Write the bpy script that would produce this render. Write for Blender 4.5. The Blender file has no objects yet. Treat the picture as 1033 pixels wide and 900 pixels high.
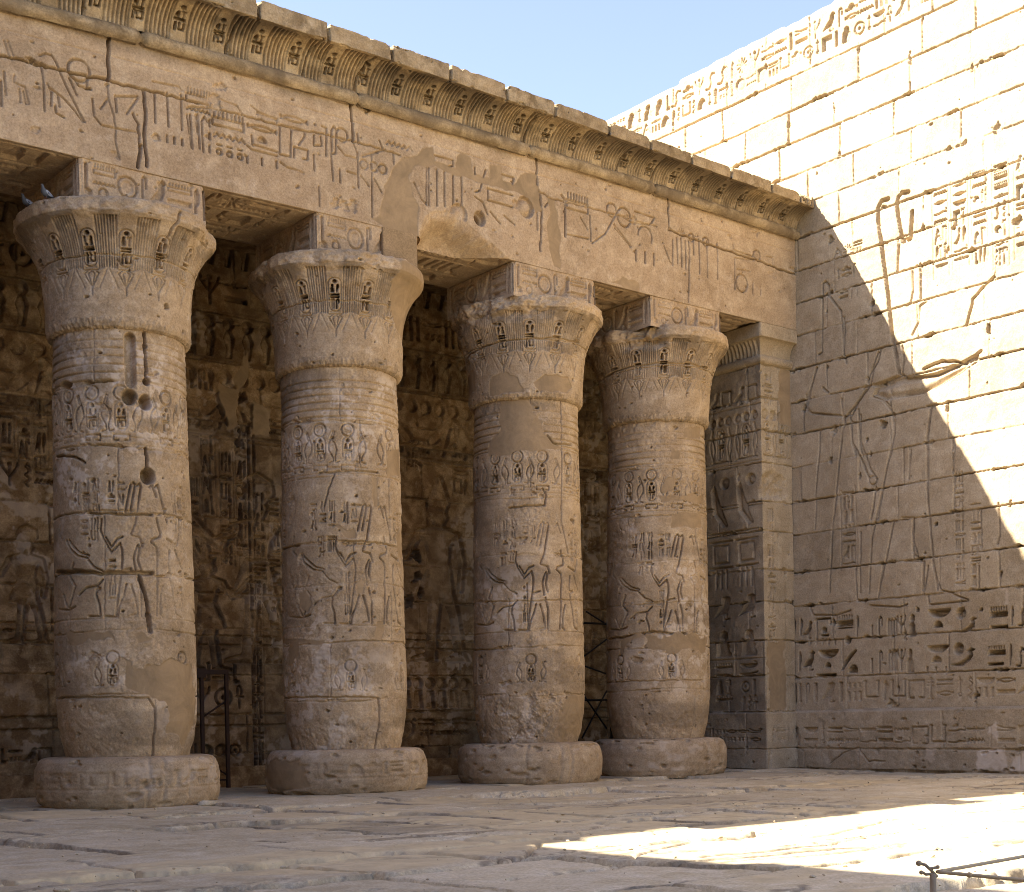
import bpy, bmesh, math, random
import numpy as np
from mathutils import Matrix, Vector

S = bpy.context.scene
COL = S.collection
rad = math.radians

# ------------------------------------------------------------------ camera, sky, sun, exposure
PW, PH = 1033.0, 900.0                      # photograph size the camera was solved for
FOC, SHX, SHY = 1418.81, -10.26, -290.37
YAW, PITCH, ROLL = 0.6736, -0.0114, -0.0189
CAM = np.array([-7.2238, -16.4506, 0.9674])
_F = np.array([math.sin(YAW), math.cos(YAW), 0.0]); _R = np.array([math.cos(YAW), -math.sin(YAW), 0.0]); _U = np.array([0, 0, 1.0])
_F2 = _F * math.cos(PITCH) + _U * math.sin(PITCH); _U2 = _U * math.cos(PITCH) - _F * math.sin(PITCH)
CR = _R * math.cos(ROLL) + _U2 * math.sin(ROLL); CU = _U2 * math.cos(ROLL) - _R * math.sin(ROLL); CF = _F2
cd = bpy.data.cameras.new('camera'); cam = bpy.data.objects.new('camera', cd); COL.objects.link(cam)
cd.sensor_fit = 'HORIZONTAL'; cd.sensor_width = 36.0; cd.lens = FOC / PW * 36.0
cd.shift_x = -SHX / PW; cd.shift_y = -SHY / PW
cd.clip_start = 0.1; cd.clip_end = 2000.0
m = Matrix.Identity(4)
for i in range(3):
    m[i][0] = CR[i]; m[i][1] = CU[i]; m[i][2] = -CF[i]; m[i][3] = CAM[i]
cam.matrix_world = m
S.camera = cam

SUN = np.array([1.02, -0.572, -1.0]); SUN /= np.linalg.norm(SUN)      # direction the light travels
world = bpy.data.worlds.new('World'); S.world = world; world.use_nodes = True
wn = world.node_tree.nodes; wl = world.node_tree.links
sky = wn.new('ShaderNodeTexSky'); sky.sky_type = 'NISHITA'; sky.sun_disc = False
sky.sun_elevation = math.asin(-SUN[2]); sky.sun_rotation = math.atan2(-SUN[0], -SUN[1])
sky.air_density = 1.0; sky.dust_density = 1.0; sky.ozone_density = 1.0
hz = wn.new('ShaderNodeHueSaturation'); hz.inputs['Saturation'].default_value = 1.0; hz.inputs['Hue'].default_value = 0.521          # dusty desert air
wl.new(sky.outputs[0], hz.inputs['Color']); wl.new(hz.outputs[0], wn['Background'].inputs[0]); wn['Background'].inputs[1].default_value = 0.051
sd = bpy.data.lights.new('sun', 'SUN'); sd.energy = 3.2; sd.angle = rad(0.5); sd.color = (1.0, 0.95, 0.87)
so = bpy.data.objects.new('sun', sd); COL.objects.link(so)
so.rotation_euler = Vector(SUN).to_track_quat('-Z', 'Y').to_euler(); so.location = (-20, 12, 30)
S.view_settings.view_transform = 'Standard'; S.view_settings.look = 'None'
S.view_settings.gamma = 1.0; S.view_settings.use_curve_mapping = False
S.view_settings.exposure = 3.12
S.view_settings.use_white_balance = True; S.view_settings.white_balance_temperature = 6750.0; S.view_settings.white_balance_tint = 10.0
S.render.engine = 'CYCLES'
S.cycles.pixel_filter_type = 'BLACKMAN_HARRIS'; S.cycles.filter_width = 1.0
S.cycles.max_bounces = 8; S.cycles.diffuse_bounces = 6
try:
    S.cycles.use_denoising = True; S.cycles.denoiser = 'OPENIMAGEDENOISE'; S.cycles.denoising_prefilter = 'ACCURATE'
except Exception:
    pass

# ------------------------------------------------------------------ setting out: photograph -> metres
def ray(u, v):
    return CF + CR * ((u - PW / 2 - SHX) / FOC) - CU * ((v - PH / 2 + SHY) / FOC)
def on_y(u, v, y):                         # point of a plane parallel to the facade
    r = ray(u, v); return CAM + r * ((y - CAM[1]) / r[1])
def on_x(u, v, x):                         # point of a plane parallel to the side wall
    r = ray(u, v); return CAM + r * ((x - CAM[0]) / r[0])
def on_z(u, v, z):
    r = ray(u, v); return CAM + r * ((z - CAM[2]) / r[2])
def on_cyl(u, v, X, R):                    # (arc angle from the court-facing line, z) on a column
    r = ray(u, v); C = CAM - np.array([X, 0, 0])
    a = r[0]**2 + r[1]**2; b = C[0]*r[0] + C[1]*r[1]; c = C[0]**2 + C[1]**2 - R*R
    t = (-b - math.sqrt(max(b*b - a*c, 0.0))) / a; q = C + t*r
    th = math.atan2(q[1], q[0]) - math.atan2(C[1], C[0])
    return (th + math.pi) % (2*math.pi) - math.pi, q[2]

FY = -0.807            # front plane of architrave and abaci
WX = 11.88             # face of the side wall
ARCH, TOR, TOP = 7.5, 9.08, 9.70

# ------------------------------------------------------------------ noise and carving canvas
def _up(g, ys, xs):
    y0 = np.floor(ys).astype(int); x0 = np.floor(xs).astype(int)
    fy = ys - y0; fx = xs - x0; fy = fy*fy*(3-2*fy); fx = fx*fx*(3-2*fx)
    a = g[y0][:, x0]; b = g[y0][:, x0+1]; c = g[y0+1][:, x0]; d = g[y0+1][:, x0+1]
    fx = fx[None, :]; fy = fy[:, None]
    return (a*(1-fx)+b*fx)*(1-fy) + (c*(1-fx)+d*fx)*fy
def vnoise(ny, nx, res, scale, seed, aspect=1.0):
    rng = np.random.RandomState(seed)
    ys = np.arange(ny)*res/scale; xs = np.arange(nx)*res/(scale*aspect)
    g = rng.rand(int(ys[-1])+3, int(xs[-1])+3).astype(np.float32)*2-1
    return _up(g, ys, xs).astype(np.float32)
def fbm(ny, nx, res, scale, seed, octs=4, gain=.5, aspect=1.0):
    o = np.zeros((ny, nx), np.float32); a = 1.0
    for k in range(octs):
        if scale/2**k < res*1.2: break
        o += a*vnoise(ny, nx, res, scale/2**k, seed+17*k, aspect); a *= gain
    return o
def sstep(a, b, x):
    t = np.clip((x-a)/(b-a), 0, 1); return t*t*(3-2*t)

CARVE = 2.0
class Canvas:
    """A height field in metres over a flat or unrolled stone surface; cuts are negative."""
    def __init__(s, u0, u1, v0, v1, res, seed=1):
        s.u0, s.v0, s.res = u0, v0, res
        s.nu = int(math.ceil((u1-u0)/res))+1; s.nv = int(math.ceil((v1-v0)/res))+1
        s.u1 = u0+(s.nu-1)*res; s.v1 = v0+(s.nv-1)*res
        z = lambda: np.zeros((s.nv, s.nu), np.float32)
        s.h = z(); s.base = z(); s.pl = z(); s.tone = z(); s.white = z(); s.stain = z()
        s.seed = seed; s.rng = random.Random(seed)
        s.us = (u0+np.arange(s.nu)*res).astype(np.float32); s.vs = (v0+np.arange(s.nv)*res).astype(np.float32)
        s.memo = {}; s.map = None                         # optional photograph -> canvas mapping
    def noise(s, scale, seed, octs=4, gain=.5, aspect=1.0):
        if seed in (71, 72, 81, 82):
            if seed not in s.memo: s.memo[seed] = fbm(s.nv, s.nu, s.res, scale, s.seed*1000+seed, octs, gain, aspect)
            return s.memo[seed]
        return fbm(s.nv, s.nu, s.res, scale, s.seed*1000+seed, octs, gain, aspect)
    def win(s, x0, x1, y0, y1, pad):
        i0 = max(int((x0-pad-s.u0)/s.res), 0); i1 = min(int((x1+pad-s.u0)/s.res)+2, s.nu)
        j0 = max(int((y0-pad-s.v0)/s.res), 0); j1 = min(int((y1+pad-s.v0)/s.res)+2, s.nv)
        if i0 >= i1 or j0 >= j1: return None
        sl = (slice(j0, j1), slice(i0, i1))
        return sl, s.us[None, i0:i1], s.vs[j0:j1, None]
    def cut(s, sl, d): s.h[sl] = np.minimum(s.h[sl], -CARVE*d)
    @staticmethod
    def segd(U, V, a, b):
        dx, dy = b[0]-a[0], b[1]-a[1]; L = dx*dx+dy*dy+1e-12
        t = np.clip(((U-a[0])*dx+(V-a[1])*dy)/L, 0, 1)
        return np.hypot(U-a[0]-t*dx, V-a[1]-t*dy)
    def line(s, pts, w, d, wob=0.0):
        r = s.res
        if w < 1.7*r: d *= w/(1.7*r); w = 1.7*r
        d = max(d, .004)
        if wob:
            q = []
            for a, b in zip(pts[:-1], pts[1:]):
                n = max(1, int(math.hypot(b[0]-a[0], b[1]-a[1])/(wob*6)))
                for k in range(n):
                    t = k/n; q.append((a[0]+(b[0]-a[0])*t+s.rng.uniform(-wob, wob), a[1]+(b[1]-a[1])*t+s.rng.uniform(-wob, wob)))
            q.append(pts[-1]); pts = q
        for a, b in zip(pts[:-1], pts[1:]):
            W = s.win(min(a[0], b[0]), max(a[0], b[0]), min(a[1], b[1]), max(a[1], b[1]), w)
            if W is None: continue
            sl, U, V = W
            dist = s.segd(U, V, a, b)
            s.cut(sl, d*np.clip(.5+(w/2-dist)/(1.3*r), 0, 1))
    def sd(s, U, V, pts):                    # signed distance, positive inside
        ins = np.zeros(np.broadcast(U, V).shape, bool); dm = np.full(ins.shape, 1e9, np.float32)
        n = len(pts)
        for k in range(n):
            a, b = pts[k], pts[(k+1) % n]
            dm = np.minimum(dm, s.segd(U, V, a, b))
            if abs(b[1]-a[1]) > 1e-9:
                c = ((a[1] > V) != (b[1] > V)) & (U < (b[0]-a[0])*(V-a[1])/(b[1]-a[1])+a[0])
                ins ^= c
        return np.where(ins, dm, -dm)
    def sunk(s, shapes, d, pillow=.6, pw=.06):
        """union of polygons / capsules sunk by d at the outline and swelling back inside"""
        xs = [p[0] for k, P, w in shapes for p in P]; ys = [p[1] for k, P, w in shapes for p in P]
        wm = max([w for k, P, w in shapes]+[0])
        W = s.win(min(xs), max(xs), min(ys), max(ys), wm+.03)
        if W is None: return
        sl, U, V = W; D = None
        for k, P, w in shapes:
            if k == 'p': q = s.sd(U, V, P)
            else:
                q = None
                for a, b in zip(P[:-1], P[1:]):
                    e = w/2-s.segd(U, V, a, b); q = e if q is None else np.maximum(q, e)
            D = q if D is None else np.maximum(D, q)
        ins = np.clip(.5+D/(1.3*s.res), 0, 1)
        s.cut(sl, d*ins*(1-pillow*sstep(0, pw, D)))
    def poly(s, pts, d, pillow=.3, pw=.05): s.sunk([('p', pts, 0)], d, pillow, pw)
    def disk(s, x, y, r, d, pillow=.4):
        W = s.win(x-r, x+r, y-r, y+r, .02)
        if W is None: return
        sl, U, V = W; D = r-np.hypot(U-x, V-y)
        s.cut(sl, d*np.clip(.5+D/(1.3*s.res), 0, 1)*(1-pillow*sstep(0, r*.7, D)))
    def ring(s, x, y, r, w, d):
        n = 18 if r > .05 else 10
        s.line([(x+r*math.cos(2*math.pi*k/n), y+r*math.sin(2*math.pi*k/n)) for k in range(n+1)], w, d)
    def hole(s, x, y, rx, ry, d, wob=True):
        W = s.win(x-rx*1.6, x+rx*1.6, y-ry*1.6, y+ry*1.6, .02)
        if W is None: return
        sl, U, V = W
        if not hasattr(s, 'w1'): s.w1 = s.noise(.11, 91, 4, .65); s.w2 = s.noise(.11, 92, 4, .65)
        k = .55 if wob else 0.0
        q = np.hypot((U-x)/rx+k*s.w1[sl], (V-y)/ry+k*s.w2[sl])
        s.cut(sl, d*(1-sstep(.55, 1.05, q)))
    def patch(s, pts, wob=.03, depth=.009):
        """smooth modern mortar fill, wipes the carving away"""
        xs = [p[0] for p in pts]; ys = [p[1] for p in pts]
        W = s.win(min(xs), max(xs), min(ys), max(ys), .08)
        if W is None: return
        sl, U, V = W
        n1 = s.noise(.18, 71, 3)[sl]*wob; n2 = s.noise(.18, 72, 3)[sl]*wob
        D = s.sd(U+n1, V+n2, pts); k = np.clip(.5+D/(1.5*s.res), 0, 1)
        s.pl[sl] = np.maximum(s.pl[sl], k)
        s.h[sl] = s.h[sl]*(1-k)-depth*k; s.base[sl] *= (1-.8*k)
    def blot(s, field, pts, amt, wob=.05):
        xs = [p[0] for p in pts]; ys = [p[1] for p in pts]
        W = s.win(min(xs), max(xs), min(ys), max(ys), .12)
        if W is None: return
        sl, U, V = W
        D = s.sd(U+s.noise(.15, 81, 4)[sl]*wob, V+s.noise(.15, 82, 4)[sl]*wob, pts)
        f = getattr(s, field); f[sl] = np.where(abs(amt)*sstep(-.02, .03, D) > abs(f[sl]), amt*sstep(-.02, .03, D), f[sl])
    def wear(s, lo=-.55, hi=.15, scale=.5, seed=5):
        s.h *= .5+.5*sstep(lo, hi, s.noise(scale, seed, 4, .6))
    def rough(s, a=.004, scale=.25, seed=9, octs=5, gain=.55):
        s.base += a*s.noise(scale, seed, octs, gain)
    def chips(s, n, rmin, rmax, d, seed=3):
        rng = random.Random(s.seed*31+seed)
        for _ in range(n):
            x = rng.uniform(s.u0, s.u1); y = rng.uniform(s.v0, s.v1); r = rng.uniform(rmin, rmax)
            s.hole(x, y, r*rng.uniform(.7, 1.6), r*rng.uniform(.5, 1.1), d*rng.uniform(.5, 1))
    def sample(s, F, U, V):
        x = np.clip((U-s.u0)/s.res, 0, s.nu-1.001); y = np.clip((V-s.v0)/s.res, 0, s.nv-1.001)
        i = x.astype(int); j = y.astype(int); fx = x-i; fy = y-j
        return (F[j, i]*(1-fx)+F[j, i+1]*fx)*(1-fy)+(F[j+1, i]*(1-fx)+F[j+1, i+1]*fx)*fy

# ------------------------------------------------------------------ signs: unit-box drawings
def _arc(cx, cy, rx, ry, a0, a1, n=10):
    return [(cx+rx*math.cos(rad(a0+(a1-a0)*k/n)), cy+ry*math.sin(rad(a0+(a1-a0)*k/n))) for k in range(n+1)]
G = {
 'reed': [('p', [(.32,0),(.46,0),(.5,.38),(.8,.5),(.86,.8),(.6,1),(.32,.86),(.26,.4)])],
 'water': [('l', [(k/10, .35+.3*(k % 2)) for k in range(11)], .14)],
 'mouth': [('l', _arc(.5,.1,.55,.62,155,25)+_arc(.5,.9,.55,.62,-25,-155)+[(.0,.38)], .12)],
 'mouthd': [('p', _arc(.5,.1,.55,.62,155,25)+_arc(.5,.9,.55,.62,-25,-155))],
 'eye': [('l', _arc(.5,.1,.55,.62,155,25)+_arc(.5,.9,.55,.62,-25,-155)+[(.0,.38)], .1), ('d', .5, .5, .16)],
 'loaf': [('p', _arc(.5,.1,.46,.75,0,180))],
 'basket': [('p', _arc(.5,.85,.5,.75,180,360))],
 'house': [('l', [(.32,.1),(.02,.1),(.02,.92),(.98,.92),(.98,.1),(.68,.1)], .12)],
 'board': [('p', [(0,.28),(1,.28),(1,.66),(0,.66)])]+[('l', [(x,.7),(x,1)], .07) for x in (.06,.21,.36,.5,.64,.79,.94)],
 'boardline': [('l', [(0,.3),(1,.3),(1,.68),(0,.68),(0,.3)], .09)]+[('l', [(x,.7),(x,1)], .07) for x in (.06,.2,.33,.46,.6,.73,.86,.97)],
 'disk': [('d', .5, .5, .47)],
 'ringd': [('o', .5, .5, .42, .12)],
 'ra': [('o', .5, .5, .42, .1), ('d', .5, .5, .1)],
 'stroke': [('p', [(.3,0),(.7,0),(.7,1),(.3,1)])],
 'three': [('p', [(x,0),(x+.14,0),(x+.14,1),(x,1)]) for x in (.05,.43,.8)],
 'stool': [('p', [(.05,.05),(.95,.05),(.95,.95),(.05,.95)])],
 'stoolo': [('l', [(.08,.08),(.92,.08),(.92,.92),(.08,.92),(.08,.08)], .1)],
 'cane': [('l', [(.35,0),(.35,.85)]+_arc(.58,.84,.23,.13,180,0)+[(.81,.6)], .13)],
 'bolt': [('l', [(0,.5),(1,.5)], .16), ('l', [(.42,.25),(.42,.75)], .08), ('l', [(.58,.25),(.58,.75)], .08)],
 'leg': [('p', [(.3,1),(.55,1),(.52,.22),(.95,.15),(.95,0),(.3,0)])],
 'ankh': [('l', [(.5,0),(.5,.55)], .13), ('l', [(.12,.52),(.88,.52)], .13), ('l', _arc(.5,.76,.24,.24,-90,270,14), .1)],
 'djed': [('l', [(.5,0),(.5,1)], .22), ('l', [(.2,.95),(.8,.95)], .09), ('l', [(.2,.8),(.8,.8)], .09), ('l', [(.2,.65),(.8,.65)], .09), ('l', [(.2,.02),(.8,.02)], .1)],
 'was': [('l', [(.45,0),(.5,.9)], .09), ('l', [(.5,.9),(.15,.98)], .1), ('l', [(.15,.98),(.05,.82)], .07), ('l', [(.5,.9),(.72,1)], .07)],
 'arms': [('l', [(.08,1),(.08,.2),(.92,.2),(.92,1)], .12), ('l', [(0,.98),(.16,.98)], .08), ('l', [(.84,.98),(1,.98)], .08)],
 'bird': [('p', [(0,.16),(.3,.45),(.55,.62),(.6,.86),(.75,1),(.9,.96),(1,.86),(.86,.82),(.88,.6),(.75,.36),(.55,.26),(.3,.22)]), ('l', [(.55,.27),(.52,.0),(.7,.0)], .06), ('l', [(.65,.3),(.66,.02),(.82,.02)], .06)],
 'owl': [('p', [(0,.1),(.25,.42),(.45,.7),(.5,.95),(.78,1),(.95,.9),(.9,.7),(.85,.4),(.6,.22),(.4,.24)]), ('l', [(.58,.24),(.56,0),(.72,0)], .07), ('l', [(.72,.26),(.72,.02),(.88,.02)], .07)],
 'goose': [('p', [(0,.1),(.3,.16),(.62,.4),(.75,.62),(.7,.85),(.82,1),(1,.9),(.86,.84),(.9,.55),(.75,.25),(.45,.0),(.2,.02)])],
 'wing': [('p', [(0,.0),(.16,.05),(.55,.5),(1,.94),(.92,1),(.6,.8),(.25,.45)])],
 'viper': [('l', [(0,.3),(.4,.25),(.7,.45),(1,.35)], .12), ('l', [(1,.35),(.97,.8)], .08), ('l', [(1,.4),(1.0,.75)], .06)],
 'cobra': [('l', [(0,.1),(.35,.05),(.5,.3),(.42,.7),(.6,.95),(.85,.85)], .14)],
 'uraeus': [('l', [(.32,.78),(.18,.58),(.2,.4),(.46,.2),(.5,.06),(.2,.02)], .07), ('l', [(.32,.78),(.62,.62),(.74,.42),(.6,.18),(.64,.03),(.9,.06)], .07), ('l', [(.34,.8),(.5,1)], .06), ('l', [(.6,.98),(.46,.76)], .05)],
 'feather': [('p', [(.35,0),(.5,0),(.52,.3),(.85,.55),(.8,.9),(.55,1),(.35,.85),(.3,.4)])],
 'man': [('p', [(.1,0),(.9,0),(.92,.12),(.75,.3),(.85,.42),(.7,.5),(.62,.66),(.72,.72),(.72,.92),(.55,1),(.36,.95),(.3,.75),(.38,.66),(.16,.5),(.14,.2)])],
 'god': [('p', [(.15,0),(.8,0),(.82,.55),(.68,.66),(.75,.74),(.7,.92),(.52,1),(.36,.9),(.34,.72),(.2,.6)])],
 'hoe': [('l', [(0,.0),(.45,.9),(1,.15)], .12), ('l', [(.2,.42),(.75,.5)], .08)],
 'plant': [('l', [(.5,0),(.5,.8)], .08), ('l', [(.5,.35),(.15,.75),(.1,.95)], .07), ('l', [(.5,.35),(.85,.75),(.9,.95)], .07), ('d', .5, .9, .1)],
 'foxes': [('l', [(.12,0),(.12,.85),(.2,1),(.3,.85),(.3,0)], .06), ('l', [(.42,0),(.42,.85),(.5,1),(.58,.85),(.58,0)], .06), ('l', [(.7,0),(.7,.85),(.8,1),(.9,.85),(.9,0)], .06)],
 'pots': [('o', .17, .42, .13, .09), ('o', .5, .42, .13, .09), ('o', .83, .42, .13, .09), ('l', [(.1,.75),(.24,.75)], .07), ('l', [(.43,.75),(.57,.75)], .07), ('l', [(.76,.75),(.9,.75)], .07)],
 'pot': [('o', .5, .36, .32, .12), ('l', [(.3,.85),(.7,.85)], .12)],
 'hill': [('p', [(0,.1),(1,.1),(1,.3),(.8,.9),(.66,.4),(.34,.4),(.2,.9),(0,.3)])],
 'sickle': [('l', [(0,.9),(.4,.6),(1,.55)], .12), ('l', [(.0,.3),(.7,.3),(1,.5)], .1)],
 'hetep': [('p', [(0,.05),(1,.05),(1,.4),(0,.4)]), ('p', _arc(.5,.42,.22,.5,0,180))],
 'slope': [('p', [(0,.85),(1,.85),(.85,.55),(.0,.6)]), ('l', [(0,.2),(1,.2)], .1)],
 'slab': [('p', [(0,.3),(1,.3),(1,.7),(0,.7)])],
 'two': [('p', [(0,.05),(1,.05),(1,.33),(0,.33)]), ('p', [(0,.62),(1,.62),(1,.9),(0,.9)])],
 'wick': [('l', [(.5,0),(.25,.14),(.75,.32),(.25,.5),(.75,.68),(.3,.86),(.5,1),(.7,.86)], .1)],
 'nefer': [('l', [(.5,.35),(.5,1)], .1), ('l', [(.25,.85),(.75,.85)], .08), ('o', .5, .2, .2, .1)],
 'star': [('l', [(.5,.5),(.5+.5*math.cos(rad(90+72*k)), .5+.5*math.sin(rad(90+72*k)))], .09) for k in range(5)] if False else [('l', [(.5-.45*math.cos(rad(a)), .5-.45*math.sin(rad(a))), (.5+.45*math.cos(rad(a)), .5+.45*math.sin(rad(a)))], .08) for a in (18, 54, 90, 126, 162)],
 'angle': [('l', [(0,1),(.1,.1),(1,.1)], .12)],
 'flag': [('l', [(.15,0),(.15,1),(.9,.95),(.9,.8)], .12)],
 'frame': [('l', [(.05,0),(.05,1),(.95,1),(.95,.72)], .09), ('d', .55, .45, .16), ('l', [(.35,.2),(.8,.2)], .1)],
 'lotus': [('l', [(.5,0),(.5,.35)], .09), ('l', [(.5,.3),(.05,.9),(.25,1)], .08), ('l', [(.5,.3),(.95,.9),(.75,1)], .08), ('l', [(.5,.3),(.3,.9),(.5,1),(.7,.9),(.5,.3)], .07)],
}
WIDE = ['water', 'mouth', 'basket', 'board', 'bolt', 'viper', 'slab', 'two', 'sickle', 'mouthd', 'hetep', 'slope', 'pots']
TALL = ['reed', 'cane', 'ankh', 'feather', 'djed', 'was', 'wick', 'leg', 'stroke', 'nefer', 'flag']
SQ = ['bird', 'owl', 'man', 'god', 'disk', 'stool', 'house', 'cobra', 'arms', 'hoe', 'ra', 'goose', 'plant', 'loaf', 'star', 'three']
def sign(c, n, x, z, w, h, d, flip=False, k=1.0, shear=0.0):
    """one sign in the box whose lower left corner is (x, z)"""
    m_ = math.sqrt(abs(w*h))*k
    def T(p):
        px = 1-p[0] if flip else p[0]
        return (x+px*w+shear*p[1]*h, z+p[1]*h)
    for g in G[n]:
        if g[0] == 'l': c.line([T(p) for p in g[1]], g[2]*m_, d)
        elif g[0] == 'p': c.poly([T(p) for p in g[1]], d*1.25, .18, .3*min(w, h))
        elif g[0] == 'd':
            q = T((g[1], g[2])); c.disk(q[0], q[1], g[3]*min(w, h), d*1.25)
        elif g[0] == 'o':
            q = T((g[1], g[2])); c.ring(q[0], q[1], g[3]*min(w, h), g[4]*m_, d)
def cartouche(c, x, z, w, h, d, rng, base=True, rim=True):
    """upright ring with stacked signs; x is the centre, z the bottom"""
    a, r = w/2, w/2
    if rim: c.line([(x-a, z+r)]+[(x+r*math.cos(t), z+r+r*math.sin(t)) for t in np.linspace(math.pi, 2*math.pi, 9)]+[(x+a, z+h-r)]
           + [(x+r*math.cos(t), z+h-r+r*math.sin(t)) for t in np.linspace(0, math.pi, 9)]+[(x-a, z+r)], w*.07, d*.45)
    if base: c.line([(x-a*1.25, z-w*.12), (x+a*1.25, z-w*.12)], w*.14, d*.7)
    iw = w*.74; y = z+h-w*.3; e = 1.0
    c.disk(x, y-iw*.05, iw*.2, d*1.5, .2); y -= iw*.42
    hh = (y-z-w*.18)/3.0
    a_, b_ = rng.choice([('man', 'feather'), ('god', 'was'), ('leg', 'god'), ('reed', 'man')])
    sign(c, a_, x-iw*.5, y-hh*.95, iw*.46, hh*.95, d*1.3); sign(c, b_, x+iw*.06, y-hh*.95, iw*.44, hh*.95, d*1.3)
    sign(c, rng.choice(['slab', 'board', 'two']), x-iw*.5, y-hh*1.62, iw, hh*.5, d*1.6)
    a_, b_ = rng.choice([('stroke', 'arms'), ('cane', 'house'), ('reed', 'stool'), ('foxes', 'cane')])
    sign(c, a_, x-iw*.5, y-hh*2.85, iw*.42, hh*1.08, d*1.5); sign(c, b_, x+iw*.0, y-hh*2.85, iw*.5, hh*1.08, d*1.5)
def textcol(c, x0, x1, z1, z0, d, rng, border=True, cell=None, k=1.0):
    """one column of signs read from the top"""
    if border:
        c.line([(x0, z0), (x0, z1)], .012, d*.5); c.line([(x1, z0), (x1, z1)], .012, d*.5)
    w = (x1-x0)*.78; x = x0+(x1-x0)*.11; z = z1-.02
    cell = cell or w
    while z > z0+cell*.4:
        t = rng.random()
        if t < .5:
            h = cell*.36; sign(c, rng.choice(WIDE), x, z-h, w, h, d, rng.random() < .5, k)
        elif t < .88:
            h = cell*.8; sign(c, rng.choice(SQ), x, z-h, w*.52, h, d, False, k); sign(c, rng.choice(TALL), x+w*.6, z-h, w*.36, h, d, False, k)
        else:
            h = cell*.8
            for q in range(3): sign(c, rng.choice(TALL), x+w*.34*q, z-h, w*.3, h, d, False, k)
        z -= h+cell*.12
def textrow(c, x0, x1, z0, z1, d, rng, k=1.0):
    """one horizontal line of signs"""
    h = z1-z0; x = x0
    while x < x1-h*.35:
        t = rng.random()
        if t < .34:
            w = h*.42; sign(c, rng.choice(TALL), x, z0, w, h*.95, d, False, k)
        elif t < .67:
            w = h*.85; sign(c, rng.choice(WIDE), x, z0+h*.58, w, h*.36, d, False, k); sign(c, rng.choice(['water', 'three', 'mouth', 'pots', 'slab', 'viper']), x, z0+.04*h, w, h*.42, d, False, k)
        else:
            w = h*.85; sign(c, rng.choice(SQ), x, z0, w, h*.95, d, False, k)
        x += w+h*.12
def figure(c, x, z, H, f, d, crown='white', arms='offer', pw=.05, pillow=.75):
    """a standing figure in sunk outline: x the centre, z the ground line, f +1 / -1 the way it faces"""
    def Q(P): return [(x+f*a*H, z+b*H) for a, b in P]
    sh = [('p', Q([(.02,0),(.2,0),(.19,.025),(.1,.05),(.075,.25),(.07,.42),(-.04,.42),(-.005,.25),(.02,.05)]), 0),
          ('p', Q([(-.2,0),(-.03,0),(-.04,.025),(-.09,.05),(-.06,.25),(.02,.42),(-.09,.42),(-.14,.25),(-.17,.05)]), 0),
          ('p', Q([(-.085,.53),(.07,.53),(.13,.40),(.15,.33),(-.11,.32)]), 0),
          ('p', Q([(-.075,.52),(.065,.52),(.09,.62),(.15,.70),(.03,.735),(-.03,.735),(-.15,.70),(-.09,.62)]), 0),
          ('p', Q([(-.035,.72),(.03,.72),(.045,.75),(.075,.765),(.068,.8),(.05,.835),(-.05,.835),(-.075,.78)]), 0)]
    if crown == 'white': sh.append(('p', Q([(-.06,.8),(.055,.82),(.05,.88),(.02,.95),(.0,1),(-.03,1.0),(-.06,.94),(-.085,.86)]), 0))
    elif crown == 'blue': sh.append(('p', Q([(-.03,.78),(.06,.82),(.08,.88),(.05,.94),(-.02,.97),(-.1,.93),(-.11,.86)]), 0))
    elif crown == 'disk':
        sh.append(('l', Q([(0,.92),(0.001,.92)]), .13*H))
    elif crown == 'double':
        sh.append(('p', Q([(-.07,.8),(.06,.83),(.07,.87),(.03,.87),(.02,1.0),(-.02,1.03),(-.04,.9),(-.1,1.0),(-.1,.85)]), 0))
    if arms == 'offer':
        sh += [('l', Q([(.13,.68),(.2,.58),(.33,.66)]), .05*H), ('l', Q([(.1,.66),(.24,.6),(.36,.72)]), .045*H)]
    elif arms == 'staff':
        sh += [('l', Q([(.13,.68),(.2,.56),(.3,.55)]), .05*H), ('l', Q([(-.13,.68),(-.16,.54),(-.14,.4)]), .05*H)]
    elif arms == 'bend':
        sh += [('l', Q([(.13,.68),(.21,.575),(.31,.7)]), .05*H), ('l', Q([(-.13,.68),(-.165,.55),(-.15,.42)]), .05*H)]
    elif arms == 'strike':
        sh += [('l', Q([(-.13,.69),(-.26,.74),(-.2,.9)]), .055*H), ('l', Q([(.13,.68),(.3,.62),(.4,.64)]), .055*H)]
    c.sunk(sh, d, pillow, pw)
    if arms == 'staff': c.line(Q([(.3,.0),(.3,.85)]), .014, d)
    if crown == 'plumes':
        for a in (-.055, -.005, .045): pass
        for e in (-1, 1):
            c.line(Q([(.0+e*.008,.83),(.012+e*.01,1.22),(.03+e*.028,1.25),(.05+e*.045,1.22),(.02+e*.05,.83)]), .014, d)
def uraeus_row(c, x0, x1, z0, h, d, disk=True, dz=0.0):
    n = max(1, int(round((x1-x0)/(h*.52)))); w = (x1-x0)/n
    for k in range(n):
        x = x0+k*w
        c.sunk([('p', [(x+w*.3, z0), (x+w*.62, z0), (x+w*.72, z0+h*.3), (x+w*.8, z0+h*.48), (x+w*.6, z0+h*.7), (x+w*.4, z0+h*.7), (x+w*.22, z0+h*.48), (x+w*.36, z0+h*.25)], 0)], d, .4, .04)
        if disk: c.disk(x+w*.5, z0+h*.84, min(w*.36, h*.15), d*1.1, .3)

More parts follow.
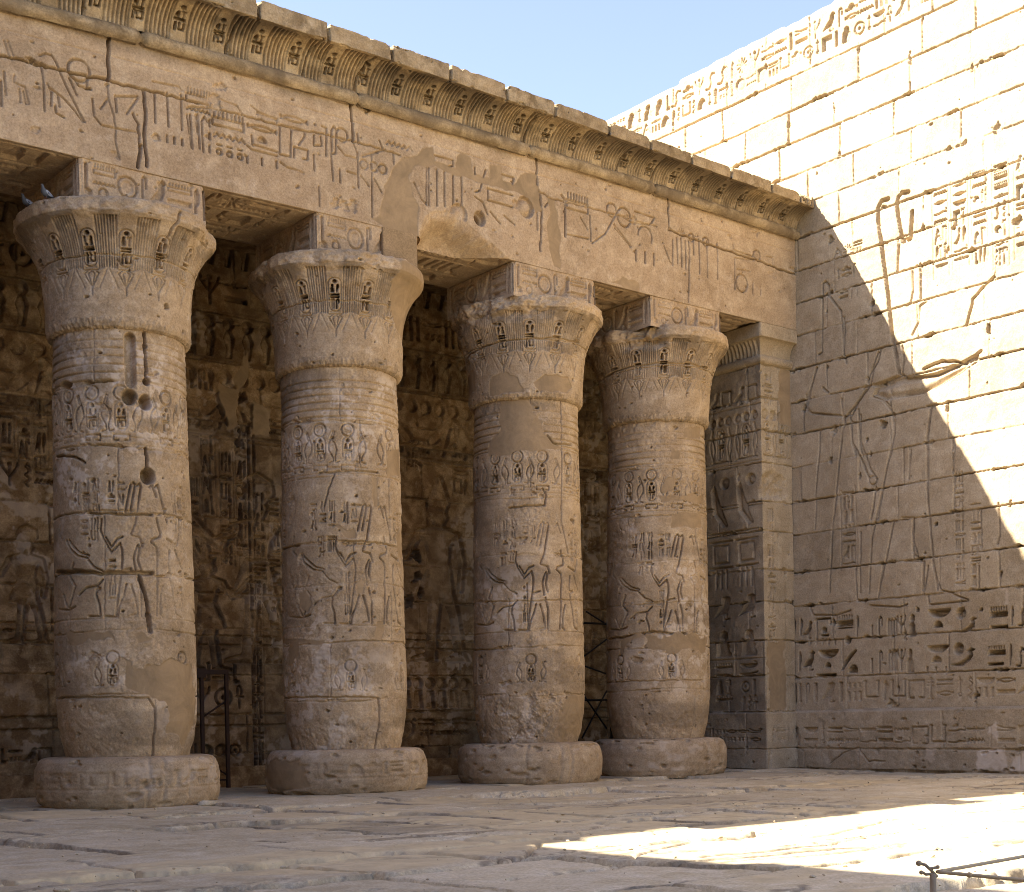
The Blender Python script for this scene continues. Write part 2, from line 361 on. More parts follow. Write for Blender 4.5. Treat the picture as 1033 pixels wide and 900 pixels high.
# ------------------------------------------------------------------ materials
def stone(name, dark, mid, light, plaster=(.272, .192, .106), salt=.35, salt_col=(.50, .42, .33), grain=.5, bed=.35, rough=.92):
    M = bpy.data.materials.new(name); M.use_nodes = True
    nt = M.node_tree; N = nt.nodes; L = nt.links; B = N['Principled BSDF']
    B.inputs['Roughness'].default_value = rough; B.inputs['Specular IOR Level'].default_value = .2
    tc = N.new('ShaderNodeTexCoord'); oi = N.new('ShaderNodeObjectInfo')
    mul = N.new('ShaderNodeMath'); mul.operation = 'MULTIPLY'; mul.inputs[1].default_value = 37.0; L.new(oi.outputs['Random'], mul.inputs[0])
    add = N.new('ShaderNodeVectorMath'); add.operation = 'ADD'; L.new(tc.outputs['Object'], add.inputs[0]); L.new(mul.outputs[0], add.inputs[1])
    def noise(scale, det=4, rgh=.55, vec=None, dist=0.0):
        n = N.new('ShaderNodeTexNoise'); n.inputs['Scale'].default_value = scale; n.inputs['Detail'].default_value = det
        n.inputs['Roughness'].default_value = rgh; n.inputs['Distortion'].default_value = dist
        L.new(vec or add.outputs[0], n.inputs['Vector']); return n.outputs[0]
    def rng(x, a, b, c=0.0, d=1.0):
        r = N.new('ShaderNodeMapRange'); r.inputs[1].default_value = a; r.inputs[2].default_value = b; r.inputs[3].default_value = c; r.inputs[4].default_value = d
        L.new(x, r.inputs[0]); return r.outputs[0]
    def mix(f, a, b, mode='MIX'):
        x = N.new('ShaderNodeMix'); x.data_type = 'RGBA'; x.blend_type = mode
        for sock, v in ((x.inputs[0], f), (x.inputs[6], a), (x.inputs[7], b)):
            if isinstance(v, (int, float)): sock.default_value = v
            elif isinstance(v, tuple): sock.default_value = (*v, 1)
            else: L.new(v, sock)
        return x.outputs[2]
    def math_(op, a, b):
        x = N.new('ShaderNodeMath'); x.operation = op
        for i, v in enumerate((a, b)):
            if isinstance(v, (int, float)): x.inputs[i].default_value = v
            else: L.new(v, x.inputs[i])
        return x.outputs[0]
    def attr(n):
        a = N.new('ShaderNodeAttribute'); a.attribute_name = n; return a.outputs['Fac']
    mp = N.new('ShaderNodeMapping'); mp.inputs['Scale'].default_value = (.6, .6, 7.0); L.new(add.outputs[0], mp.inputs[0])
    col = mix(rng(noise(.9, 5, .6), .36, .64), dark, mid)
    col = mix(rng(noise(4.5, 5, .6, None, .4), .42, .68), col, light)
    col = mix(math_('MULTIPLY', rng(noise(1.6, 4, .6, mp.outputs[0]), .35, .7), bed), col, dark)
    sp = math_('MULTIPLY', rng(noise(9, 6, .7), .56, .66), rng(noise(1.3, 3, .5), .42, .62))
    col = mix(math_('MULTIPLY', sp, salt), col, salt_col)
    col = mix(rng(noise(60, 3, .6), .3, .7, .82, 1.14), (0, 0, 0), col) if False else mix(1.0, col, mix(rng(noise(42, 6, .75), .34, .66), (.72, .70, .67), (1.22, 1.21, 1.19)), 'MULTIPLY')
    tn = N.new('ShaderNodeCombineColor'); t = math_('ADD', attr('tone'), 1.0)
    for i in range(3): L.new(t, tn.inputs[i])
    col = mix(1.0, col, tn.outputs[0], 'MULTIPLY')
    col = mix(attr('white'), col, (.54, .445, .335))
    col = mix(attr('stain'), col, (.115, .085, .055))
    pn = mix(rng(noise(3.2, 7, .7, None, .6), .35, .65), tuple(x*.84 for x in plaster), tuple(x*1.24 for x in plaster))
    col = mix(attr('plaster'), col, pn)
    L.new(col, B.inputs['Base Color'])
    b1 = N.new('ShaderNodeBump'); b1.inputs['Strength'].default_value = grain; b1.inputs['Distance'].default_value = .012
    h = math_('ADD', noise(38, 6, .7), math_('MULTIPLY', noise(9, 4, .6), .9))
    h = math_('ADD', h, math_('MULTIPLY', noise(150, 2, .5), .25))
    h = math_('MULTIPLY', h, rng(noise(1.7, 4, .6), .35, .65, .3, 1.25))          # worn-smooth and open-grained areas
    L.new(math_('MULTIPLY', h, math_('SUBTRACT', 1.0, math_('MULTIPLY', attr('plaster'), .4))), b1.inputs['Height'])
    L.new(b1.outputs[0], B.inputs['Normal'])
    return M
def plain(name, col, rough=.7, metal=0.0, var=.3):
    M = bpy.data.materials.new(name); M.use_nodes = True; nt = M.node_tree; N = nt.nodes; L = nt.links; B = N['Principled BSDF']
    B.inputs['Roughness'].default_value = rough; B.inputs['Metallic'].default_value = metal
    n = N.new('ShaderNodeTexNoise'); n.inputs['Scale'].default_value = 30; n.inputs['Detail'].default_value = 4
    x = N.new('ShaderNodeMix'); x.data_type = 'RGBA'; L.new(n.outputs[0], x.inputs[0])
    x.inputs[6].default_value = (*[c*(1-var) for c in col], 1); x.inputs[7].default_value = (*[c*(1+var) for c in col], 1)
    L.new(x.outputs[2], B.inputs['Base Color']); return M

FACADE = stone('facade_sandstone', (.305, .218, .13), (.40, .294, .182), (.465, .355, .228), grain=.38)
COLUMN = stone('column_sandstone', (.30, .218, .128), (.39, .29, .176), (.475, .37, .242), salt=.55, bed=.55, grain=.4)
CORNICE = stone('cornice_sandstone', (.195, .14, .075), (.375, .278, .158), (.47, .365, .22), salt=.25)
SIDE = stone('wall_sandstone', (.30, .23, .142), (.365, .287, .184), (.415, .335, .225), salt=.2, grain=.38)
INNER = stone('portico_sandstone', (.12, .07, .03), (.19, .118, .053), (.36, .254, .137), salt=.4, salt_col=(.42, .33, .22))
GROUND = stone('paving_sandstone', (.38, .31, .19), (.465, .39, .26), (.51, .44, .315), plaster=(.46, .36, .205), salt=.15, bed=.15)
MORTAR = stone('repair_mortar', (.25, .176, .096), (.272, .192, .106), (.30, .213, .12), salt=.1, bed=.1, grain=.25)
RUST = plain('rusty_iron', (.045, .024, .016), .75, .3)
STEEL = plain('dark_scaffold_steel', (.03, .026, .024), .6, .4)

# ------------------------------------------------------------------ mesh helpers
def tag(o, label=None, cat=None, group=None, kind=None):
    if label: o['label'] = label
    if cat: o['category'] = cat
    if group: o['group'] = group
    if kind: o['kind'] = kind
    return o
def empty(name, loc, label, cat, group=None, kind=None):
    o = bpy.data.objects.new(name, None); COL.objects.link(o); o.location = loc; o.empty_display_size = .3
    return tag(o, label, cat, group, kind)
def link(name, me, mat, parent=None):
    me.materials.append(mat); o = bpy.data.objects.new(name, me); COL.objects.link(o)
    if parent is not None: o.parent = parent
    return o
def grid(name, P, mat, parent=None, attrs=None, closed=False, flip=False):
    nv, nu = P.shape[:2]
    me = bpy.data.meshes.new(name)
    idx = np.arange(nv*nu).reshape(nv, nu)
    if closed: idx = np.concatenate([idx, idx[:, :1]], 1)
    a, b, c, d = idx[:-1, :-1].ravel(), idx[:-1, 1:].ravel(), idx[1:, 1:].ravel(), idx[1:, :-1].ravel()
    F = np.stack([a, d, c, b] if flip else [a, b, c, d], 1).astype(np.int32)
    me.vertices.add(nv*nu); me.vertices.foreach_set('co', P.reshape(-1).astype(np.float32))
    me.loops.add(F.size); me.loops.foreach_set('vertex_index', F.ravel())
    me.polygons.add(len(F)); me.polygons.foreach_set('loop_start', np.arange(0, F.size, 4, dtype=np.int32))
    try: me.polygons.foreach_set('loop_total', np.full(len(F), 4, np.int32))
    except Exception: pass
    me.polygons.foreach_set('use_smooth', np.ones(len(F), bool))
    for k, v in (attrs or {}).items():
        at = me.attributes.new(k, 'FLOAT', 'POINT'); at.data.foreach_set('value', v.reshape(-1).astype(np.float32))
    me.update(calc_edges=True); me.validate()
    return link(name, me, mat, parent)
def fields(c, U, V):
    return dict(plaster=c.sample(c.pl, U, V), tone=c.sample(c.tone, U, V), white=c.sample(c.white, U, V), stain=c.sample(c.stain, U, V))
def axis(segs):
    """sample positions from (start, end, step) runs"""
    o = []
    for a, b, st in segs:
        n = max(1, int(round(abs(b-a)/st))); o += list(a+(b-a)*np.arange(n)/n)
    return np.array(o+[segs[-1][1]])
def box_bm(bm, x0, x1, y0, y1, z0, z1):
    v = [bm.verts.new(p) for p in ((x0,y0,z0),(x1,y0,z0),(x1,y1,z0),(x0,y1,z0),(x0,y0,z1),(x1,y0,z1),(x1,y1,z1),(x0,y1,z1))]
    for f in ((0,3,2,1),(4,5,6,7),(0,1,5,4),(1,2,6,5),(2,3,7,6),(3,0,4,7)): bm.faces.new([v[i] for i in f])
def box(name, x0, x1, y0, y1, z0, z1, mat, parent=None, bevel=0.0):
    bm = bmesh.new(); box_bm(bm, x0, x1, y0, y1, z0, z1)
    if bevel: bmesh.ops.bevel(bm, geom=bm.edges[:], offset=bevel, segments=2, affect='EDGES')
    me = bpy.data.meshes.new(name); bm.to_mesh(me); bm.free(); return link(name, me, mat, parent)
def loft(bm, rings):
    """closed skin through rings of points"""
    vs = [[bm.verts.new(p) for p in r] for r in rings]; n = len(rings[0])
    for a, b in zip(vs[:-1], vs[1:]):
        for k in range(n): bm.faces.new((a[k], a[(k+1) % n], b[(k+1) % n], b[k]))
    bm.faces.new(list(reversed(vs[0]))); bm.faces.new(vs[-1])
def tube(bm, pts, r, n=8):
    pts = [Vector(p) for p in pts]; rings = []; up = None
    for i, p in enumerate(pts):
        t = (pts[min(i+1, len(pts)-1)]-pts[max(i-1, 0)]).normalized()
        if up is None: up = t.orthogonal().normalized()
        u = (up-t*up.dot(t)).normalized(); up = u; w = t.cross(u)
        rr = r[i] if isinstance(r, (list, tuple)) else r
        rings.append([p+(u*math.cos(2*math.pi*k/n)+w*math.sin(2*math.pi*k/n))*rr for k in range(n)])
    loft(bm, rings)
def finish(bm, name, mat, parent=None, smooth=True):
    bmesh.ops.recalc_face_normals(bm, faces=bm.faces[:])
    me = bpy.data.meshes.new(name); bm.to_mesh(me); bm.free()
    if smooth: me.polygons.foreach_set('use_smooth', [True]*len(me.polygons))
    return link(name, me, mat, parent)

def courses(c, zs, u0, u1, wmin, wmax, d, w, seed, tone=.06, jut=.006, gap=.25):
    """masonry: bed joints zs, random upright joints, each block its own tone and set"""
    rng = random.Random(seed)
    msk = sstep(-.45, .05, c.noise(.3, seed+1, 4, .6)); h0 = c.h.copy(); c.h[:] = 0
    for z in zs:
        c.line([(u0, z)]+[(u0+(u1-u0)*k/24, z+rng.uniform(-.004, .004)) for k in range(1, 24)]+[(u1, z)], w*rng.uniform(.55, 1.6), d*rng.uniform(.6, 1.1), .006)
    for z0, z1 in zip(zs[:-1], zs[1:]):
        u = u0-rng.uniform(0, wmax)
        while u < u1:
            v = u+rng.uniform(wmin, wmax); x = v+rng.uniform(-.02, .02)
            if u0 < v < u1: c.line([(v, z0), (x, z1)], w*rng.uniform(.6, 1.0), d*rng.uniform(.4, 1), .005)
            W = c.win(max(u, u0), min(v, u1), z0, z1, 0)
            if W:
                sl = W[0]; c.tone[sl] = rng.gauss(0, tone); c.base[sl] += rng.uniform(-jut, jut)
            if rng.random() < gap:          # a broken arris
                e = rng.uniform(max(u, u0), min(v, u1)); q = rng.uniform(.06, .25)
                for _ in range(5): c.hole(e+rng.uniform(-q, q), z0+rng.uniform(-.012, .02), rng.uniform(.02, .08), rng.uniform(.012, .035), d*1.3)
            if rng.random() < gap*.6: c.hole(v, z0+rng.uniform(0, z1-z0), rng.uniform(.02, .04), rng.uniform(.03, .1), d*1.3)
            u = v
    c.h *= .38+.62*msk
    c.h = np.minimum(c.h, h0)

# ------------------------------------------------------------------ ground
def build_ground():
    c = Canvas(-7.0, 12.4, -15.0, 4.2, .02, 5)
    rng = random.Random(8)
    U = c.us[None, :]+.12*c.vs[:, None]+c.noise(.7, 1, 5, .6)*.07; V = c.vs[:, None]+c.noise(.7, 2, 5, .6)*.07
    rows = [-15.3]
    while rows[-1] < 4.4:
        rows.append(rows[-1]+rng.uniform(1.0, 2.3))
    rows = np.array(rows); k = int(np.argmin(abs(rows+2.35))); rows[k] = -2.35
    ri = np.clip(np.searchsorted(rows, V)-1, 0, len(rows)-2)
    dist = np.minimum(V-rows[ri], rows[ri+1]-V)
    H = np.zeros_like(V); T = np.zeros_like(V)
    for r in range(len(rows)-1):
        m_ = ri == r
        if not m_.any(): continue
        e = [-10.0]
        while e[-1] < 13: e.append(e[-1]+rng.uniform(.7, 1.9))
        e = np.array(e); q = U[m_]; ci = np.clip(np.searchsorted(e, q)-1, 0, len(e)-2)
        dist[m_] = np.minimum(dist[m_], np.minimum(q-e[ci], e[ci+1]-q))
        hs = np.array([rng.uniform(-.016, .016) for _ in e]); tx = np.array([rng.uniform(-.012, .012) for _ in e]); ty = np.array([rng.uniform(-.02, .02) for _ in e])
        ts = np.array([rng.gauss(0, .075) for _ in e])
        H[m_] = hs[ci]+tx[ci]*(q-(e[ci]+e[ci+1])/2)+ty[ci]*(V[m_]-rows[r])
        T[m_] = ts[ci]
    gapw = .016+.03*np.clip(c.noise(.8, 3, 3)+.15, 0, 1)
    fill = sstep(-.5, .2, c.noise(1.4, 4, 3))
    H += -(.02+.07*fill)*(1-sstep(.4, 1, dist/(gapw+.010)))
    H += -.012*sstep(0, .12, .12-dist)*sstep(-.2, .5, c.noise(.5, 6, 4))            # worn arrises
    lay = c.noise(1.1, 7, 5, .6, 2.5)                                                  # flaking beds
    H += .010*np.floor(lay*5)/5*sstep(.0, .6, c.noise(2.2, 8, 2))
    H += .004*c.noise(.6, 9, 5)+.0025*c.noise(.09, 10, 3)
    joint_dark = (1-sstep(.3, 1, dist/(.03+.10*np.clip(c.noise(.5, 21, 4, .6)+.1, 0, 1))))*sstep(-.15, .25, c.noise(1.0, 22, 4))
    c.stain = np.maximum(c.stain, (joint_dark*.55).astype(np.float32))  # darker strip of uneven width along the slab joints
    c.pl = (sstep(.12, .5, c.noise(1.2, 23, 5, .6, 2.2))*.75*(1-joint_dark)).astype(np.float32)
    c.base = H.astype(np.float32)
    c.tone = (T+.05*c.noise(.8, 11, 4)).astype(np.float32)
    for k in range(95):                                                                 # cracks and lost flakes
        x = rng.uniform(-6, 11); y = rng.uniform(-13, -2.2); L = rng.uniform(.5, 2.6); a = rng.gauss(0, .35); p = [(x, y)]
        for _ in range(9):
            a += rng.gauss(0, .25); p.append((p[-1][0]+L/9*math.cos(a), p[-1][1]+L/9*math.sin(a)*.6))
        w_ = rng.uniform(.015, .04); c.line(p, w_, rng.uniform(.02, .04), .015)
        for a_, b_ in zip(p[:-1], p[1:]): c.blot('stain', [a_, b_, (b_[0], b_[1]+w_*3.5), (a_[0], a_[1]+w_*3.5)], .62, .09)  # darker band along the far edge of each crack
    for k in range(40):
        x = rng.uniform(-6, 11); y = rng.uniform(-13, -2.2)
        c.hole(x, y, rng.uniform(.1, .5), rng.uniform(.03, .09), rng.uniform(.012, .03))
    c.hole(*on_z(870, 840, 0)[:2], .9, .05, .05); c.hole(*on_z(640, 824, 0)[:2], .7, .1, .04); c.hole(*on_z(560, 826, 0)[:2], .5, .08, .04)
    Uc = axis([(-400, -60, 60), (-60, -12, 6), (-12, -6.6, .3), (-6.6, 12.2, .02), (12.2, 20, 1), (20, 60, 6), (60, 400, 60)])
    Vc = axis([(-400, -60, 60), (-60, -20, 5), (-20, -14, .3), (-14, -8, .02), (-8, 3.6, .024), (3.6, 12, 1), (12, 60, 6), (60, 400, 60)])
    UU, VV = np.meshgrid(Uc, Vc)
    ins = (UU > c.u0) & (UU < c.u1) & (VV > c.v0) & (VV < c.v1)
    z = np.where(ins, c.sample(c.h+c.base, UU, VV), 0)-.03*sstep(-2.2, -2.5, VV)
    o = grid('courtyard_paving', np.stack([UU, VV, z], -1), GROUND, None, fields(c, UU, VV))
    tag(o, 'worn sandstone paving of the open courtyard', 'paving', None, 'structure')
build_ground()

# ------------------------------------------------------------------ side wall
def build_side_wall():
    root = empty('court_wall', (WX, 0, 0), 'tall carved sandstone block wall on the right, its upper part in bright sun', 'wall', None, 'thing')
    c = Canvas(-5.0, 16.0, .9, 12.72, .0105, 11)
    W = lambda u, v: (lambda p: (-p[1], p[2]))(on_x(u, v, WX))
    c.map = W
    zs = [.9, 1.55, 2.17, 2.78, 3.36, 4.01, 4.57, 5.16, 5.72, 6.27, 6.83, 7.4, 7.95, 8.5, 9.05, 9.6, 10.14, 10.7, 11.25, 11.82, 12.72]
    def tr(ox, oy, s, pts, w=.018, d=.018, wob=0): c.line([W(ox+x/s, oy+y/s) for x, y in pts], w, d, wob)
    def poly(ox, oy, s, pts, d, pillow=.6, pw=.08): c.poly([W(ox+x/s, oy+y/s) for x, y in pts], d, pillow, pw)
    def sg(n, x0, x1, y0, y1, d, flip=False, ox=780, oy=590, s=4.083, k=.8):
        xm, ym = ox+(x0+x1)/2/s, oy+(y0+y1)/2/s
        a = W(ox+x0/s, ym)[0]; b = W(ox+x1/s, ym)[0]; z0 = W(xm, oy+y1/s)[1]; z1 = W(xm, oy+y0/s)[1]
        sign(c, n, a, z0, b-a, z1-z0, d, flip, k)
    # two lines of large deep signs
    D = .075
    for n, x0, x1, y0, y1 in [('reed',76,92,140,215),('reed',104,122,140,212),('bird',122,160,150,222),('frame',176,236,140,226),('board',258,328,128,186),('two',262,326,165,180),
            ('disk',292,322,212,244),('feather',340,354,128,212),('stroke',402,414,168,222),('cane',428,452,132,218),('foxes',468,512,140,206),('plant',508,545,126,206),('man',552,588,122,212),
            ('basket',636,728,94,138),('disk',748,794,94,142),('loaf',656,696,146,178),('goose',752,836,136,196),('board',890,962,92,148),('slab',892,964,160,186),('reed',976,990,90,166),('cobra',1008,1040,96,172),('board',1050,1120,90,140),
            ('reed',66,82,280,362),('reed',98,116,276,358),('bird',120,168,272,352),('basket',186,266,262,306),('loaf',208,236,318,342),('slab',176,258,362,382),('wing',278,344,268,350),('god',300,356,330,362),
            ('stroke',398,412,304,362),('cane',428,450,272,360),('foxes',470,510,270,352),('plant',506,545,262,352),('man',545,580,264,362),('basket',634,720,244,282),('disk',740,784,238,290),('loaf',650,692,290,322),
            ('goose',730,830,262,334),('board',884,954,254,302),('slab',884,946,314,338),('feather',968,984,244,330),('cobra',1000,1036,256,340),('two',1044,1110,262,330)]:
        sg(n, x0, x1, y0, y1, D)
    for x in (150, 176, 202, 226, 252): sg('stroke', x-7, x+7, 222, 246, .03)
    for x in (632, 668, 710): sg('stroke', x-7, x+7, 338, 368, .04)
    rng = random.Random(4)
    u_a, z_a = W(787, 708); u_b, _ = W(1040, 700)
    z1_ = W(900, 690)[1]; z0_ = W(900, 708)[1]
    textrow(c, u_a, u_b+1.5, z0_+.02, z1_+.08, .022, rng, .8)
    textrow(c, u_b-.1, u_b+5, W(900, 660)[1], W(900, 620)[1], .05, rng)
    # the great faint figures
    o6 = (683, 300, 2.951)
    for P in ([(415,210),(395,290),(388,330),(400,345),(500,355),(540,310),(575,262)], [(497,60),(500,100),(497,170),(505,195)], [(575,262),(585,215),(600,185),(606,150)],
              [(610,300),(632,325),(645,360),(645,400),(630,470),(612,560),(596,640),(580,720),(572,880)], [(495,380),(485,470),(475,580),(460,680),(455,880)],
              [(520,370),(520,430),(545,480),(570,540)], [(545,350),(545,430),(572,510),(592,540)], [(590,565),(585,620),(578,660)], [(612,560),(606,610),(598,660)],
              [(755,330),(742,420),(744,560),(750,660),(762,780),(775,870)], [(695,455),(688,540)], [(702,660),(700,720),(716,770)], [(645,665),(625,770),(605,855)], [(545,700),(545,880)],
              [(425,395),(425,450),(415,560),(408,690)], [(545,300),(520,350)], [(380,340),(385,290)], [(735,780),(730,870)]):
        tr(*o6, P, .024, .034)
    for P in ([(180,180),(178,120),(190,108),(205,125),(205,165),(265,245),(270,330),(278,440)], [(180,180),(176,430),(160,440)], [(155,500),(110,640),(105,690),(130,705),(290,720),(385,585)],
              [(430,430),(395,530),(385,570)], [(540,400),(548,470),(540,525)], [(300,700),(315,850),(330,900)], [(340,690),(345,850),(360,900)], [(265,640),(270,720)], [(180,590),(205,612)]):
        tr(790, 260, 4.5, P, .024, .034)
    poly(*o6, [(583,290),(592,268),(670,240),(768,226),(850,190),(900,163),(896,180),(850,214),(770,266),(730,288),(620,306)], .05, .75, .12)
    poly(790, 260, 4.5, [(400,580),(540,525),(560,540),(430,590)], .05, .4, .06)
    c.ring(*W(683+580/2.951, 300+545/2.951), .07, .02, .02)
    for P in ([(0,0),(40,15),(75,60),(90,150),(70,250)], [(245,40),(228,180),(230,420),(250,700),(280,800),(330,810)], [(340,170),(335,310)], [(150,210),(150,340)], [(120,500),(170,500),(165,640),(180,660)], [(130,680),(215,680),(210,820)], [(230,700),(215,800)],
              [(45,690),(25,830)], [(520,440),(525,570),(515,610)], [(440,700),(440,790)]):
        tr(880, 400, 4.09, P, .022, .03)
    for P in ([(150,90),(165,125),(260,125),(320,105)], [(400,85),(520,92),(550,80)], [(635,42),(640,82),(800,66)], [(740,40),(800,62)]):
        tr(780, 590, 4.083, P, .022, .03)
    # crooks and captions in the sun
    tr(900, 160, 4.496, [(75,152),(45,155),(28,175),(20,215),(28,280),(45,375),(82,362),(90,240)], .06, .05)
    tr(683, 0, 2.951, [(628,592),(608,598),(596,620),(598,660),(608,740),(628,885),(640,1000),(660,1110)], .06, .05)
    tr(900, 160, 4.496, [(28,390),(22,520)], .03, .03); tr(900, 160, 4.496, [(92,500),(95,600),(85,655),(60,670)], .03, .02)
    tr(900, 160, 4.496, [(460,535),(410,585),(365,640),(335,755)], .035, .045, .01)
    tr(900, 160, 4.496, [(165,640),(125,670),(120,740),(90,800)], .03, .018)
    tr(683, 300, 2.951, [(735,212),(790,190),(860,196),(905,160)], .04, .05, .012); tr(683, 300, 2.951, [(770,270),(880,200),(900,185)], .03, .02)
    for x, y in ((613, 378), (470, 395)): c.hole(*W(683+x/2.951, 300+y/2.951), .08, .07, .06)
    for x, y in ((563, 425), (573, 465), (768, 678), (905, 45), (715, 47), (375, 120)):
        if y < 130 and x > 360 and x != 563: q = W(683+x/2.951, 600+y/2.951)
        else: q = W(683+x/2.951, 300+y/2.951)
        c.hole(*q, .04, .035, .06)
    for k, (xa, xb) in enumerate([(941, 957), (960, 977), (980, 996), (1001, 1018), (1023, 1040), (1045, 1063)]):
        ya, yb = 190-k*9, 280-k*10
        if k > 2: yb += 20
        u0 = W(xa, (ya+yb)/2)[0]; u1 = W(xb, (ya+yb)/2)[0]
        textcol(c, u0, u1, W((xa+xb)/2, ya)[1], W((xa+xb)/2, yb)[1], .03, rng, True, .3, 1.0)
    for k, x in enumerate((962, 978)):
        textcol(c, W(x, 540)[0], W(x+12, 540)[0], W(x+6, 475+30*k)[1], W(x+6, 595)[1], .02, rng, False, .2)
    textcol(c, W(848, 560)[0], W(864, 560)[0], W(856, 492)[1], W(856, 575)[1], .022, rng, True, .25)
    for k in range(3):
        textrow(c, W(840+k*3, 270)[0], W(868, 270)[0], W(855, 258+k*22)[1], W(855, 245+k*22)[1], .022, rng)
    # frieze under the wall head
    zf0, zf1 = 11.98, 12.58
    textrow(c, -4.9, 16, zf0+.30, zf1, .028, rng, .85); textrow(c, -4.9, 16, zf0, zf0+.26, .03, rng, .9)
    c.wear(-.9, -.1, .7, 5)
    courses(c, zs, -5.0, 16.0, .8, 1.6, .06, .013, 21, .055, .011, .6)
    c.chips(260, .008, .03, .03); c.chips(26, .04, .1, .05, 4)
    c.rough(.006, .5, 6); c.rough(.0025, .06, 7, 3)
    c.base += .02*sstep(0, 1, c.noise(1.5, 31, 4, .6)-.2)*-1
    c.tone += .05*c.noise(.7, 32, 4)
    c.blot('white', [W(780+940/4.083, 590+10/4.083), W(780+955/4.083, 590+10/4.083), W(780+955/4.083, 590+90/4.083), W(780+945/4.083, 590+90/4.083)], .45)
    Uc = axis([(-5, -3.7, .08), (-3.7, 5.5, .0105), (5.5, 16, .08)])
    Vc = axis([(.9, 12.72, .0105)])
    UU, VV = np.meshgrid(Uc, Vc)
    h = c.sample(c.h+c.base, UU, VV)
    rt = random.Random(3); e = -5.0; drop = np.zeros_like(Uc)
    while e < 16:
        n = e+rt.uniform(.8, 1.7); drop[(Uc >= e) & (Uc < n)] = rt.choice([0, 0, -.03, .02, -.06]); e = n
    drop += .012*np.interp(Uc, np.linspace(-5, 16, 160), np.array([rt.uniform(-1, 1) for _ in range(160)]))
    Z = VV+drop[None, :]*sstep(12.5, 12.72, VV)
    P = np.stack([0-h, -UU, Z], -1)
    back = np.stack([np.stack([0*Uc+.03, -Uc, Z[-1]+.01], -1), np.stack([0*Uc+2.6, -Uc, Z[-1]], -1), np.stack([0*Uc+2.6, -Uc, 0*Uc], -1)])
    A = fields(c, UU, VV); A = {k: np.concatenate([v, np.repeat(v[-1:], 3, 0)*0]) for k, v in A.items()}
    grid('wall_face', np.concatenate([P, back]), SIDE, root, A, flip=True)
    # projecting base course
    b = Canvas(-5, 16, 0, 1.12, .010, 12)
    zb0 = W(900, 754)[1]; zb1 = W(900, 727)[1]
    textrow(b, -3.5, 7.0, .40, .74, .026, random.Random(12), .75)
    b.wear(-.5, .25, .6, 5)
    courses(b, [0, .345, .985], -5, 16, 1.0, 2.2, .03, .02, 22, .05, .008, .5)
    b.rough(.014, .4, 6); b.rough(.004, .07, 7, 3); b.chips(160, .01, .05, .03)
    cr = [W(x, y) for x, y in ((840,770),(858,757),(868,754),(880,768),(896,768))]
    b.line(cr, .018, .02, .015)
    for pts in ([(987,768),(990,757),(1005,753),(1018,756),(1020,778),(986,778)], [(1024,765),(1040,760),(1045,779),(1024,779)], [(1000,733),(1010,730),(1014,743),(1002,744)], [(940,752),(950,754),(948,768),(936,766)], [(908,735),(914,735),(916,748),(910,748)]):
        b.blot('white', [W(*p) for p in pts], .75 if pts[0][0] > 980 else .35, .06)
    b.tone += .08*b.noise(.6, 32, 4)
    Uc = axis([(-5, -1.0, .1), (-1.0, 5.6, .0105), (5.6, 16, .1)]); Vc = axis([(0, 1.06, .0105)])
    UU, VV = np.meshgrid(Uc, Vc); h = b.sample(b.h+b.base, UU, VV)
    off = .09*(1-sstep(.955, 1.03, VV))-.02*sstep(1.0, 1.06, VV)
    rel = np.stack([-off-h*(1-sstep(.98, 1.03, VV)), -UU, np.minimum(VV, .985+.35*(VV-.985))], -1)
    rel[0, :, 2] = -.08
    grid('base_course', rel, SIDE, root, fields(b, UU, VV), flip=True)
build_side_wall()

